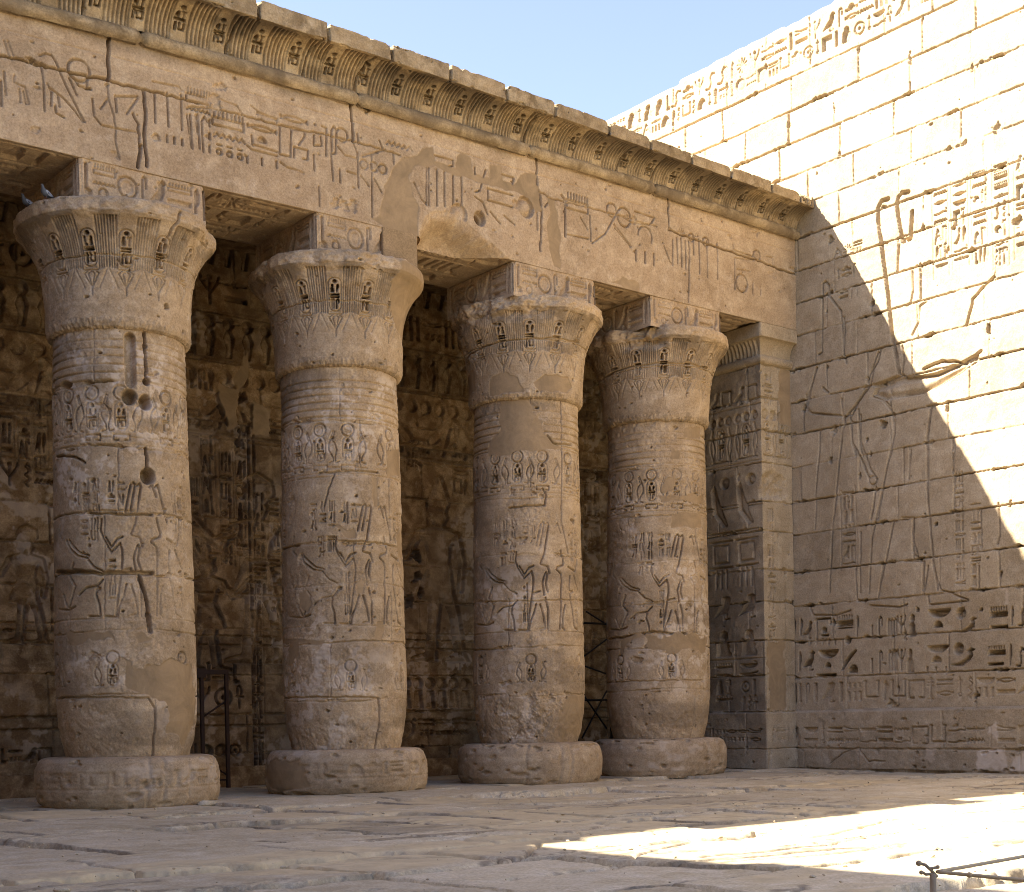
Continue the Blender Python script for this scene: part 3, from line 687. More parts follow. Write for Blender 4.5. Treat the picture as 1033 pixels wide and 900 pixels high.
# ------------------------------------------------------------------ entablature over the columns
_bx = [-12, -2, 0, 3, 6.5, 9, 12]
def bow(X, Z):
    lo = np.interp(X, _bx, [0, 0, .01, .045, .02, 0, 0]); hi = np.interp(X, _bx, [-.12, -.11, -.02, .04, .06, .06, .02])
    tp = np.interp(X, _bx, [.03, .03, .05, .075, .05, -.02, -.07]); t = np.clip((Z-7.5)/1.5, 0, 1); t2 = np.clip((Z-9.1)/.6, 0, 1)
    return (lo*(1-t)+hi*t)*(1-t2)+tp*t2
FX = lambda u, v, y=FY: (lambda p: (p[0], p[2]))(on_y(u, v, y))
def build_entablature():
    root = empty('carved_entablature', (0, FY, ARCH), 'carved sandstone architrave and curved cornice carried by the four columns', 'entablature', None, 'thing')
    c = Canvas(-4.0, WX, 5.8, 9.06, .0075, 31); c.map = FX
    def tr(o, pts, w=.02, d=.02, wob=0): c.line([FX(o[0]+x/o[2], o[1]+y/o[2]) for x, y in pts], w, d, wob)
    def sg(o, n, x0, x1, y0, y1, d=.026, flip=False, k=.75):
        xm, ym = o[0]+(x0+x1)/2/o[2], o[1]+(y0+y1)/2/o[2]
        a = FX(o[0]+x0/o[2], ym)[0]; b = FX(o[0]+x1/o[2], ym)[0]; z0 = FX(xm, o[1]+y1/o[2])[1]; z1 = FX(xm, o[1]+y0/o[2])[1]
        sign(c, n, a, z0, b-a, z1-z0, d, flip, k)
    A1 = (0, 0, 5.165); A2 = (190, 60, 4.304); A3 = (400, 120, 4.304); A4 = (620, 160, 4.695)
    # first stretch: figures and rods
    for P in ([(265,262),(290,300),(320,380),(370,490),(440,630)], [(262,262),(235,255),(205,265)], [(255,440),(330,500),(390,570),(430,628)], [(215,330),(225,400),(232,570)], [(245,420),(268,470),(265,540)], [(300,480),(310,545)], [(288,540),(292,580),(335,605)],
              [(75,370),(70,410),(130,440),(150,530)], [(100,450),(105,520)], [(120,460),(135,530)], [(380,385),(410,435),(450,445)], [(360,390),(400,485)],
              [(482,505),(490,600),(530,650),(720,692)], [(600,490),(608,580)], [(525,560),(560,510)], [(660,590),(715,510)], [(605,495),(715,500)],
              [(455,380),(452,450)], [(20,180),(45,260)], [(40,180),(68,262)], [(5,400),(8,540)], [(20,350),(30,480)]):
        tr(A1, P, .0175, .022)
    c.ring(*FX(410/5.165, 350/5.165), .13, .024, .026)
    for P in ([(805,475),(808,640)], [(870,480),(878,660)], [(942,490),(948,680)], [(975,600),(998,770)], [(1020,600),(1030,700)]): tr(A1, P, .0175, .028)
    sg(A1, 'loaf', 790, 835, 690, 735)
    for x, y in ((870, 705), (908, 715), (950, 725)): sg(A1, 'stroke', x-10, x+10, y, y+40)
    tr(A1, [(795,420),(840,430),(930,450),(948,470)], .0175, .02)
    # second stretch
    sg(A2, 'boardline', -8, 95, 132, 212); sg(A2, 'water', -5, 92, 205, 240); sg(A2, 'boardline', 106, 240, 240, 328); sg(A2, 'water', 112, 245, 320, 372, .02)
    for x in (8, 40): tr(A2, [(x,240),(x+10,390)], .0175, .028)
    tr(A2, [(66,405),(58,270),(70,250),(84,275)], .0175, .026)
    for y in (262, 320, 375): sg(A2, 'stroke', 86, 100, y, y+34)
    sg(A2, 'pots', 112, 248, 365, 455, .026)
    for x, y in ((256, 424), (320, 435), (384, 448)): sg(A2, 'stroke', x-8, x+8, y, y+34)
    tr(A2, [(120,165),(160,185),(210,205),(235,245)], .02, .02); tr(A2, [(270,205),(320,245),(380,265),(385,285)], .0175, .024); tr(A2, [(300,235),(385,268)], .03, .03)
    sg(A2, 'mouth', 400, 515, 245, 292); sg(A2, 'mouth', 258, 382, 285, 330)
    sg(A2, 'loaf', 300, 342, 338, 372)
    tr(A2, [(275,335),(278,375),(388,410)], .0175, .024); tr(A2, [(255,380),(275,398),(388,428)], .0175, .024); tr(A2, [(278,345),(280,380)], .02, .02)
    tr(A2, [(398,295),(398,420),(445,432),(448,305),(400,292)], .0175, .026); tr(A2, [(460,435),(460,388),(520,405),(518,445),(498,442)], .0175, .026); tr(A2, [(450,310),(505,320),(505,345),(480,380)], .0175, .022)
    tr(A2, [(400,455),(430,480),(470,490),(500,505)], .02, .02)
    for P in ([(545,340),(545,385),(580,385),(575,345)], [(580,300),(600,310),(598,430)], [(545,425),(548,495)], [(620,425),(628,540)], [(658,490),(660,548)], [(622,420),(622,320),(632,302),(644,320),(640,420),(624,422)],
              [(650,390),(680,430),(735,445)], [(736,418),(740,570)], [(755,435),(855,405)], [(795,425),(800,700)], [(690,500),(738,515)], [(750,520),(785,565)], [(805,530),(840,590)], [(890,415),(892,470)], [(830,365),(845,400)], [(735,335),(740,380)]):
        tr(A2, P, .0175, .024)
    c.ring(*FX(190+668/4.304, 60+340/4.304), .085, .02, .022)
    for x, y in ((762, 470), (806, 480), (844, 490)): c.ring(*FX(190+x/4.304, 60+y/4.304), .06, .02, .024)
    sg(A2, 'water', 862, 970, 365, 412, .018)
    for x in (630, 675, 720): c.hole(*FX(190+x/4.304, 60+(640+(x-630)*.1)/4.304), .09, .08, .02)
    # third stretch
    for x in (140, 175, 208, 246, 282): tr(A3, [(x,225+(x-140)*.22),(x+2,388+(x-140)*.05)], .0175, .028)
    tr(A3, [(78,290),(108,360),(130,385),(132,215)], .0175, .028)
    for P in ([(160,170),(245,195),(245,218),(205,222)], [(340,225),(345,285)], [(388,235),(375,280),(362,325),(342,330)], [(395,315),(505,345)], [(395,365),(505,395)], [(398,318),(397,365)], [(340,350),(375,375),(395,425)], [(408,415),(450,465)], [(468,432),(512,470)],
              [(460,255),(510,270),(505,295)], [(610,400),(612,492)], [(630,420),(628,360)], [(645,395),(660,375)]): tr(A3, P, .0175, .028)
    c.disk(*FX(400+562/4.304, 120+395/4.304), .15, .04, .75); c.disk(*FX(400+272/4.304, 120+425/4.304), .14, .03, .75); c.disk(*FX(400+362/4.304, 120+445/4.304), .1, .05, .3)
    c.hole(*FX(400+362/4.304, 120+455/4.304), .08, .08, .14)
    tr(A3, [(718,345),(732,365),(734,520)], .03, .034); sg(A3, 'boardline', 740, 832, 345, 440, .022)
    for P in ([(745,512),(835,530)], [(800,440),(830,490)], [(850,548),(905,510),(945,440)], [(945,470),(1020,562)], [(840,430),(845,540)]): tr(A3, P, .0175, .024)
    c.ring(*FX(400+935/4.304, 120+410/4.304), .1, .022, .026); c.ring(*FX(400+988/4.304, 120+440/4.304), .14, .022, .028)
    # fourth stretch
    for P in ([(95,265),(190,295),(170,328),(90,315)], [(0,340),(75,428)], [(20,280),(90,320)], [(235,425),(260,490),(275,512),(276,395)], [(258,335),(275,355)]): tr(A4, P, .0175, .026)
    c.line([(FX(620+145/4.695, 160+380/4.695)[0]+.15*math.cos(a), FX(620+145/4.695, 160+380/4.695)[1]+.15*math.sin(a)) for a in np.linspace(-.5, math.pi, 10)], .0175, .026)
    for x, y in ((102, 438), (145, 448), (186, 458)): sg(A4, 'stroke', x-7, x+7, y, y+55)
    for x, a, b in ((296, 385, 505), (315, 390, 520), (335, 400, 530), (372, 380, 465), (400, 390, 550), (437, 400, 565), (485, 410, 575)): tr(A4, [(x,a),(x+4,b)], .0175, .028)
    sg(A4, 'star', 300, 335, 345, 385, .02); c.ring(*FX(620+432/4.695, 160+405/4.695), .07, .02, .026); c.ring(*FX(620+365/4.695, 160+385/4.695), .06, .02, .024)
    for P in ([(560,415),(562,440),(655,470),(660,450)], [(568,480),(570,622)], [(655,590),(657,645)], [(690,610),(692,650)], [(570,478),(660,490)], [(720,470),(748,475),(750,515)], [(580,530),(640,540)]): tr(A4, P, .0175, .026)
    c.ring(*FX(620+603/4.695, 160+595/4.695), .14, .022, .026); c.ring(*FX(620+675/4.695, 160+465/4.695), .08, .02, .022)
    # register line, left of the view
    for X0, X1 in ((-4, 11.8),): c.line([(X0, 8.80), (X1, 8.80)], .014, .008)
    textrow(c, -3.95, -2.0, 7.85, 8.6, .025, random.Random(2))
    c.wear(-.9, -.15, .5, 5)
    # joints and cracks
    for o, P, w, d in ((A1, [(0,258),(120,290),(250,325),(310,345),(440,380),(560,405)], .028, .05), (A1, [(565,180),(565,405)], .03, .05), (A1, [(560,405),(640,435),(760,465),(900,500),(1033,540)], .024, .04),
                       (A1, [(748,470),(758,560),(752,690),(762,800),(765,870)], .03, .05), (A1, [(560,420),(562,500),(595,600),(605,740),(622,830)], .014, .02), (A1, [(690,590),(718,650),(728,760),(720,878)], .02, .03), (A1, [(720,878),(735,760)], .03, .05),
                       (A2, [(705,205),(715,290),(716,365)], .026, .05), (A2, [(0,205),(120,215),(240,250),(390,290),(580,335),(720,370),(830,400),(920,430)], .016, .028), (A2, [(715,370),(735,420),(738,560)], .014, .02), (A2, [(565,560),(570,650)], .014, .02),
                       (A3, [(607,175),(610,310),(625,345),(630,440),(625,580)], .024, .05), (A3, [(610,320),(660,355),(760,380),(880,410),(1033,450)], .016, .025),
                       (A4, [(255,200),(258,345)], .024, .05), (A4, [(258,350),(380,395),(520,440),(640,478),(680,490),(770,525),(870,555)], .024, .045), (A4, [(352,400),(355,500),(350,680)], .018, .03), (A4, [(100,310),(200,335)], .016, .02)):
        c.line([FX(o[0]+x/o[2], o[1]+y/o[2]) for x, y in P], w, d, .01)
    for x, y, r in ((210, 322, .1), (165, 290, .06), (465, 450, .05), (560, 405, .05)): c.hole(*FX(x/5.165, y/5.165), r, r*.4, .05)
    c.chips(240, .008, .03, .025); c.chips(30, .04, .12, .02, 5)
    c.rough(.005, .5, 6); c.rough(.0022, .05, 7, 3)
    # undersides: carved bands between the columns
    rs = random.Random(77)
    for X0 in (-3.15, 0, 3.167, 6.468, 9.05):
        a, b = X0+.85, X0+2.3
        for y0, y1 in ((.12, .52), (.62, 1.02), (1.12, 1.5)):
            c.line([(a, 7.5-y0+.04), (b, 7.5-y0+.04)], .02, .014); textrow(c, a+.1, b-.1, 7.5-y1, 7.5-y0, .02, rs)
    # a chunk lost from the lower edge between the second and third column
    z2 = (340, 0, 2.951); sp = [FX(z2[0]+x/z2[2], z2[1]+y/z2[2]) for x, y in ((240,740),(242,690),(275,640),(320,630),(370,640),(400,680),(440,715),(500,765),(520,775),(520,850),(240,850))]
    W_ = c.win(min(p[0] for p in sp), max(p[0] for p in sp), 7.2, 8.2, .1); sl, U, V = W_
    D = c.sd(U+.02*c.noise(.2, 61, 4)[sl], V+.02*c.noise(.2, 62, 4)[sl], sp)
    k = sstep(0, .3, D)*sstep(8.0, 7.5, V); km = sstep(0, .03, D)
    c.h[sl] = c.h[sl]*(1-km)-k*.42-.012*km; c.base[sl] += km*.012*c.noise(.08, 63, 4)[sl]; c.tone[sl] = np.where(D > 0, .05, c.tone[sl])
    # modern mortar
    P2 = lambda pts: [FX(z2[0]+x/z2[2], z2[1]+y/z2[2]) for x, y in pts]
    c.patch(P2([(100,668),(128,650),(140,570),(165,520),(190,488),(240,475),(252,443),(285,445),(292,488),(350,508),(356,470),(375,462),(398,480),(404,530),(455,545),(458,503),(488,500),(497,545),(530,555),(550,530),(592,530),(603,570),(607,630),(592,640),(570,600),(540,580),(500,570),(420,557),(330,522),(290,500),(235,505),(215,535),(225,590),(240,620),(240,860),(145,860),(142,690),(118,672)]), .03)
    c.patch(P2([(632,600),(652,610),(658,660),(668,700),(664,800),(642,790),(628,715)]), .03)
    c.patch(P2([(815,838),(855,828),(900,850),(905,890),(870,880),(845,850)]), .04)
    # weather staining under the roll, brighter washed band
    c.tone += .06*c.noise(.9, 32, 4)
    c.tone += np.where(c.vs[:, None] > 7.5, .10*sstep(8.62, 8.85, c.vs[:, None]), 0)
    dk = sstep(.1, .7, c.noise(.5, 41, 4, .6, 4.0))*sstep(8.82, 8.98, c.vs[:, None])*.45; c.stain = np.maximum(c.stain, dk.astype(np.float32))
    Uc = axis([(-12, -4, .4), (-4, -2.4, .03), (-2.4, WX, .0075)])
    Vf = axis([(9.06, 7.5, .0075)]); Vs = axis([(7.485, 5.89, .02)])
    Uf, VF = np.meshgrid(Uc, Vf); H = c.sample(c.h+c.base, Uf, VF); H = np.where(Uf < -4, 0, H)
    Pf = np.stack([Uf, -H*np.ones_like(Uf), VF-ARCH+bow(Uf, VF)], -1)
    ybot = Pf[-1, :, 1]
    Us, VS = np.meshgrid(Uc, Vs); Hs = c.sample(c.h+c.base, Us, VS); Hs = np.where(Us < -4, 0, Hs)
    yy = (7.5-VS); yy = np.maximum(yy, ybot[None, :]+yy*.05)
    fade = sstep(0, .04, 7.5-VS)
    Hs = np.where(Hs < -.1, -.02, Hs)
    Ps = np.stack([Us, yy, -Hs*fade+bow(Us, 0*Us+7.5)], -1)
    bk = Ps[-1:].copy(); bk[..., 2] += 1.2
    at1 = fields(c, Uf, VF); at2 = fields(c, Us, VS)
    A = {k_: np.concatenate([at1[k_], at2[k_], at2[k_][-1:]*0]) for k_ in at1}
    grid('architrave', np.concatenate([Pf, Ps, bk]), FACADE, root, A)
    # roll moulding
    n = 13; ang = np.linspace(rad(-75), rad(255), n); Ut = axis([(-12, -2.4, .3), (-2.4, WX, .03)])
    t = Canvas(-12, WX, 0, .6, .03, 33); t.rough(.006, .4, 2); t.rough(.003, .08, 3, 3)
    for X in (-.05, 2.98, 5.9, 8.43): t.line([(X+.03, -.1), (X, .7)], .03, .035)
    t.stain = (sstep(-.1, .6, t.noise(.4, 5, 4))*.5).astype(np.float32); t.tone = (-.08+.12*t.noise(.5, 6, 4)).astype(np.float32)
    UU, AA = np.meshgrid(Ut, ang); VV = (AA-ang[0])*.085
    r = .088+t.sample(t.h+t.base, UU, VV)
    P = np.stack([UU, -.045-r*np.sin(AA*1.0+rad(0))*1.0, 0*UU], -1)
    P[..., 1] = -.035-r*np.cos(AA-rad(0)); P[..., 2] = 1.585+r*np.sin(AA)+bow(UU, 0*UU+9.08)
    grid('roll_moulding', P, CORNICE, root, fields(t, UU, VV))
    # cavetto and coping
    pf = [(-.035-.36*(1-math.cos(a)), 9.165+.33*math.sin(a)) for a in np.linspace(0, math.pi/2, 16)]+[(-.445, 9.497), (-.45, 9.70), (-.42, 9.705), (.6, 9.70)]
    pf = np.array(pf); L = np.concatenate([[0], np.cumsum(np.hypot(*np.diff(pf, axis=0).T))])
    Lc, Lf0, Lf1 = L[15], L[16], L[17]
    q = Canvas(-12, WX, 0, L[-1]+.02, .008, 35); rng = random.Random(15)
    xs = -.6+.5235*np.arange(-3, 25)
    for k, X in enumerate(xs):
        if X > WX-.08: break
        h0 = .07; hh = .36
        cartouche(q, X, h0, .19, hh, .055, random.Random(k % 2+3), False, False)
        for e in (-.105, .105): q.line([(X+e, .01), (X+e, Lc-.03)], .014, .012)
        for j in range(1, 7):
            xx = X+.1+j*.0535-.03
            q.line([(xx, .0), (xx, Lc-.02)], .018, .02)
    q.wear(-1.0, -.2, .4, 5)
    jx = [-2.7, -.7, 1.14, 2.21, 3.01, 4.87, 5.88, 6.81, 7.7, 8.43, 9.36, 10.37, 11.2]; jf = [-2.4, -.2, 1.34, 2.33, 3.3, 4.24, 5.22, 6.11, 7.15, 8.01, 8.9, 9.8, 10.78, 11.5]
    for X in jx: q.line([(X-.04, 0), (X, Lc*.6), (X+.06, Lc)], .026 if X in (3.01, 5.88, 1.14, 8.43) else .016, .06, .012)
    for X in jf: q.line([(X, Lc), (X+.01, L[-1])], .035, .07, .008)
    for X in jf: q.hole(X, Lf1, .06*rng.uniform(.3, 1.2), .04, .04)
    for _ in range(38): q.hole(rng.uniform(-3, WX), rng.choice([Lf1, Lf0, Lf1]), rng.uniform(.03, .12), rng.uniform(.01, .03), .02)
    q.hole(WX, Lf0+.1, .22, .16, .10); q.hole(WX-.2, Lf1, .3, .06, .04)
    q.chips(160, .008, .03, .025); q.rough(.006, .3, 6); q.rough(.003, .05, 7, 3)
    vv = q.vs[:, None]
    st = sstep(-.25, .5, q.noise(.6, 41, 4, .6, 2.0)+.35*sstep(8.3, 10.5, q.us[None, :]))*sstep(0, Lc*.8, vv)*(vv < Lf0)*.85
    q.stain = st.astype(np.float32)
    q.tone = (.1*q.noise(.5, 42, 4)+np.where(vv > Lf0, -.08, 0)).astype(np.float32)
    Uc = axis([(-12, -2.4, .3), (-2.4, WX-.005, .008)]); Lv = np.concatenate([axis([(0, Lf1+.03, .008)]), np.linspace(Lf1+.08, L[-1], 6)])
    py = np.interp(Lv, L, pf[:, 0]); pz = np.interp(Lv, L, pf[:, 1]); ty = np.gradient(py, Lv); tz = np.gradient(pz, Lv); nn = np.hypot(ty, tz); ny, nz = -tz/nn, ty/nn
    # outward normal of the profile
    UU, VV = np.meshgrid(Uc, Lv); h = q.sample(q.h+q.base, UU, VV); h = np.where(UU < -3, 0, h)
    Y = py[:, None]+ny[:, None]*h; Z = pz[:, None]+nz[:, None]*h
    e = np.searchsorted(np.array(jf), Uc); bt = np.array([rng.uniform(-.02, .01) for _ in range(len(jf)+1)])
    Z = Z+bt[e][None, :]*sstep(Lf0, Lf1, VV)
    grid('cavetto_cornice', np.stack([UU, Y, Z-ARCH+bow(UU, Z)], -1), CORNICE, root, fields(q, UU, VV))
    box('roof_core', -12, WX-.01, .15, 1.6, 1.0, 2.12, FACADE, root)
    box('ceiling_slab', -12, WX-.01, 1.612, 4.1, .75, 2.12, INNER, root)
    box('added_shade_block', -5.5, -.9, -.40, 1.0, 2.19, 3.26, FACADE, root, .03); box('added_shade_block', -12, -5.51, -.42, 1.0, 2.19, 4.2, FACADE, root, .03)  # added unseen blocks, heights set to step the shadow edge on the paving
    # mortar pier beside the second abacus
    x0 = FX(386, 245)[0]; x1 = FX(420.5, 245)[0]
    g = Canvas(0, 3, 0, .6, .03, 36); g.rough(.004, .3, 2)
    bm = bmesh.new(); bmesh.ops.create_grid(bm, x_segments=1, y_segments=1, size=.5); bm.free()
    o = box('mortar_fill', x0, x1, -.009, .75, -.49, .055, MORTAR, root, .006)
build_entablature()

# ------------------------------------------------------------------ columns
R0 = .82
SHAFT = [(.56,.725),(.66,.752),(.8,.79),(1.0,.822),(1.25,.838),(1.6,.845),(2.5,.835),(3.6,.82),(4.9,.80),(5.75,.785)]
CAPP = [(.76,5.63),(.80,5.625),(.842,5.65),(.862,5.70),(.866,5.80),(.870,5.95),(.878,6.1),(.892,6.25),(.915,6.39),(.95,6.52),(.995,6.63),(1.05,6.73),(1.11,6.81),(1.165,6.865),(1.19,6.90),(1.196,6.96),(1.19,7.03),(1.165,7.06),(.75,7.065)]
PLIN = [(1.02,-.03),(1.06,.02),(1.092,.09),(1.106,.2),(1.108,.33),(1.095,.44),(1.06,.53),(1.02,.567),(.96,.582),(.70,.588)]
def phi(X): return math.atan2(CAM[1], CAM[0]-X)
TH = None
_SC = [
 [(455,195),(488,48),(503,35),(514,48),(500,115),(485,192)], [(525,52),(540,42),(547,60),(532,150),(515,250),(488,312),(496,322),(540,332),(554,380)],
 [(598,62),(612,50),(622,75),(636,115)], [(632,62),(645,50),(658,110),(678,190),(692,250)], [(635,230),(655,310),(650,330),(610,340),(604,356),(634,385),(640,430),(634,520),(638,560),(632,750)],
 [(690,340),(745,375),(760,310),(755,240)], [(320,235),(314,290),(330,335),(376,408),(426,362),(438,400),(440,450),(430,530),(415,640),(404,752)], [(342,328),(376,382),(408,338),(440,326)],
 [(530,370),(514,402),(504,440),(512,490),(516,522)], [(538,382),(527,450),(541,500)], [(432,510),(486,496)], [(462,580),(446,640),(420,700),(412,755),(345,752)], [(490,585),(510,650),(528,740),(490,746)],
 [(526,540),(545,620),(546,752)], [(668,590),(655,640),(650,740),(666,756)], [(706,400),(696,470),(706,550),(722,650),(736,740),(762,760)], [(735,400),(750,450),(768,500)],
 [(130,350),(150,395),(190,430),(242,440)], [(142,348),(166,380),(202,414),(250,428)], [(245,450),(280,490),(326,510)], [(102,240),(95,322),(112,350)], [(182,590),(166,650),(146,720),(95,716)],
 [(300,590),(294,640),(311,690),(316,752),(250,752)], [(120,640),(146,720),(182,700)], [(200,640),(240,600),(300,590),(330,555)], [(170,470),(150,540),(182,592)]]
SCENE = [[(lambda q: (q[0]*R0-rad(1)*R0, q[1]))(on_cyl(40+x/5.294, 480+y/5.294, 0.0, .815)) for x, y in P] for P in _SC]
def ring_axis(hi, lo):
    return np.concatenate([np.arange(-1.95, 1.95, hi/R0), np.linspace(1.95, 2*math.pi-1.95, int((2*math.pi-3.9)*R0/lo))[:-1]])
def build_column(idx, X, lean, label, cfg):
    root = empty('temple_column', (X, 0, 0), label, 'column', 'columns of the portico front', 'thing')
    ph = phi(X); Pc = math.pi*R0
    # ---- shaft
    c = Canvas(-Pc-.02, Pc+.02, .54, 5.76, .0078, 50+idx); rng = random.Random(70+idx)
    deg = lambda d: rad(d)*R0
    C = lambda u, v: (lambda q: (q[0]*R0, q[1]))(on_cyl(u, v, X, .815))
    zr0, zr1 = cfg['rings']
    for k in range(6):
        z = zr0+(zr1-zr0)*k/5.0
        c.line([(-Pc, z), (Pc, z)], .02, .014)
    b0, b1 = cfg['frieze']; hgt = b1-b0
    for t in cfg['cart']:
        u = deg(t)
        cartouche(c, u, b0+hgt*.24, .15, hgt*.48, .045, rng, False); sign(c, 'house', u-.1, b0+hgt*.06, .2, hgt*.11, .03)
        c.ring(u, b0+hgt*.85, .085, .02, .026); c.disk(u, b0+hgt*.85, .05, .008)
    for t in cfg['ura']:
        u = deg(t); f = rng.random() < .5
        sign(c, 'uraeus', u-.1, b0+hgt*.2, .2, hgt*.62, .03, f, .62)
        c.line([(u-.08, b0+hgt*.12), (u+.08, b0+hgt*.12)], .016, .014)
    c.line([(-Pc, b0+hgt*.0), (Pc, b0+hgt*.0)], .014, .01); c.line([(-Pc, b1+.02), (Pc, b1+.02)], .014, .01)
    # captions and the offering scene
    fz = 2.24; o = cfg['scene']
    for d0 in (o-150, o-5, o+140):
        sc_ = 1.0+.05*(idx-1.5)
        for P in SCENE:
            c.line([(deg(d0)+a*sc_*(1 if idx != 2 else .96), fz+(b-fz)*cfg.get('tall', 1.0)) for a, b in P], .019, .03)
        for a, b, z1, z0 in ((-46, -37, 3.86, 3.5), (-36, -28, 3.88, 3.5), (-27, -19, 3.88, 3.5), (-14, -7, 3.86, 3.5), (-6, 1, 3.86, 3.5), (50, 57, 3.8, 3.3), (43, 49, 3.8, 3.3), (58, 64, 3.8, 3.3), (-38, -30, 3.42, 3.15), (-29, -20, 3.42, 3.15), (-14, -7, 2.95, 2.35), (48, 54, 2.8, 2.35)):
            textcol(c, deg(d0+a), deg(d0+b), z1, z0, .03, rng, False, .16, .9)
    c.line([(-Pc, fz-.02), (Pc, fz-.02)], .014, .01)
    # low register
    z0 = cfg['low']
    for k in range(-3, 4):
        u = deg(cfg['lowth']+62*k)
        if abs(u) > Pc-.15: continue
        c.ring(u, z0+.36, .075, .02, .03); cartouche(c, u, z0+.03, .12, .27, .05, rng, False)
        sign(c, 'uraeus', u-.235, z0+.02, .14, .30, .026, False, .6); sign(c, 'uraeus', u+.1, z0+.02, .14, .30, .026, True, .6)
    c.wear(-.75, .05, .45, 5)
    h0 = c.h.copy(); c.h[:] = 0
    for z, g in cfg['drum']:
        ph_ = rng.uniform(0, 6); c.line([(u, z+.02*math.sin(u*.8+ph_)+.012*math.sin(u*3.1+ph_)) for u in np.linspace(-Pc, Pc, 40)], .016*g, .03*g, .008)
        for _ in range(int(7*g)): c.hole(rng.uniform(-1.3, 1.3), z+rng.uniform(-.02, .02), rng.uniform(.04, .2), rng.uniform(.015, .035), .03*g)
    zz = [.5]+[z for z, g in cfg['drum']]+[5.8]; zz.sort()
    for a, b in zip(zz[:-1], zz[1:]):
        u = rng.uniform(-Pc, 0)
        for q in (u, u+Pc*.9): c.line([(q, a), (q+.01, b)], .012, .014, .008)
        W_ = c.win(-9, 9, a, b, 0); c.tone[W_[0]] += rng.gauss(0, .035)
    c.h *= .3+.7*sstep(-.5, .2, c.noise(.4, 9, 3)); c.h = np.minimum(c.h, h0)
    c.rough(.007, .5, 6); c.rough(.0028, .05, 7, 3)
    er = sstep(.15, .5, c.noise(.55, 12, 4, .6)); c.h *= 1-.55*er; c.base -= .007*er*(1+c.noise(.05, 13, 3))
    low = sstep(1.35, .8, c.vs[:, None]); c.base += low*.006*c.noise(.12, 14, 4, .65)
    c.tone += .07*c.noise(.7, 32, 4)
    c.stain = (sstep(-.2, .5, c.noise(.5, 17, 4, .6, 3.0)+.7*sstep(.32, .0, abs(c.vs[:, None]-.95))-.45)*.4).astype(np.float32)
    wt = sstep(.2, .5, c.noise(.16, 15, 5, .7))*.68; c.white = np.maximum(c.white, wt.astype(np.float32)*(sstep(-.1, .4, c.noise(1.1, 16, 2))))
    c.chips(130, .008, .03, .03); c.chips(10, .04, .09, .02, 4)
    cfg['extra'](c, C, rng)
    th = ring_axis(.0078, .06); Vc = axis([(.56, 5.74, .0078)])
    TT, VV = np.meshgrid(th, Vc); uu = np.where(TT > math.pi, TT-2*math.pi, TT)*R0
    h = c.sample(c.h+c.base, uu, VV); rz = np.interp(VV, [a for a, b in SHAFT], [b for a, b in SHAFT])
    rr = rz+h; sx = lean*(VV/7)
    grid('shaft', np.stack([sx+rr*np.cos(ph+TT), rr*np.sin(ph+TT), VV], -1), COLUMN, root, fields(c, uu, VV), closed=True)
    # ---- capital
    pf = np.array(CAPP); L = np.concatenate([[0], np.cumsum(np.hypot(*np.diff(pf, axis=0).T))])
    k = Canvas(-Pc-.02, Pc+.02, 0, L[-1]+.01, .0075, 60+idx); rng = random.Random(90+idx)
    at = lambda z: float(np.interp(z, pf[2:17, 1], L[2:17]))
    s0, s1, s2 = at(6.12), at(6.30), at(6.84); per = 2*math.pi*R0/14
    for j in range(-7, 8):
        u = deg(cfg['capth'])+per*j
        if abs(u) > Pc: continue
        cartouche(k, u, s1+.02, .14, .42, .05, rng, False)
        k.line([(u-.075, s1-.015), (u+.075, s1-.015)], .016, .014); k.line([(u-.06, s1+.012), (u+.06, s1+.012)], .012, .012)
        sign(k, 'lotus', u-.09, s1-.30, .18, .27, .016, False, .6)
        for e in (-1, 1):
            for w_ in (.092, .118, .142, .168): k.line([(u+e*w_, s1-.03+abs(w_)*.3), (u+e*w_*1.02, s2)], .012, .02)
            k.line([(u+per/2, s1+.02), (u+per/2+e*.10, s1-.22)], .012, .007)
    k.wear(-.7, .05, .4, 5)
    k.line([(u, at(6.45)+.02*math.sin(u*1.3)) for u in np.linspace(-Pc, Pc, 40)], .016, .02, .01)
    vv = k.vs[:, None]
    nb = k.noise(.05, 21, 2, .5, .5)
    k.base += .007*nb*(vv < at(5.74)); k.stain = (sstep(.1, .5, k.noise(.12, 23, 3))*.35*(vv < at(5.76))).astype(np.float32)
    rimv = sstep(at(6.72), at(6.84), vv)*(vv < at(6.9)); st = sstep(-.2, .45, k.noise(.35, 24, 4, .6, .6))*sstep(at(6.5), at(6.8), vv)*(vv < at(6.9))*.6
    k.stain = np.maximum(k.stain, st.astype(np.float32))
    k.rough(.006, .4, 6); k.rough(.003, .05, 7, 3)
    k.base += .01*k.noise(.06, 25, 3)*(vv > at(6.88))
    k.tone += .07*k.noise(.5, 32, 4)+.05*(vv > at(6.9))
    k.chips(90, .008, .025, .03)
    cfg['cap'](k, at, deg, rng, Pc)
    th = ring_axis(.0075, .06); Lv = np.concatenate([axis([(0, L[17], .0075)]), np.linspace(L[17]+.03, L[-1], 8)])
    pr = np.interp(Lv, L, pf[:, 0]); pz = np.interp(Lv, L, pf[:, 1])
    tr_, tz = np.gradient(pr, Lv), np.gradient(pz, Lv); n = np.hypot(tr_, tz); nr, nz = tz/n, -tr_/n
    TT, SS = np.meshgrid(th, Lv); uu = np.where(TT > math.pi, TT-2*math.pi, TT)*R0
    h = k.sample(k.h+k.base, uu, SS); inward = k.sample(k.cutr, uu, SS) if hasattr(k, 'cutr') else 0
    rr = pr[:, None]+nr[:, None]*h-inward; Z = np.minimum(pz[:, None]+nz[:, None]*h, 7.07); sx = lean*(Z/7)
    rr = np.maximum(rr, .72)
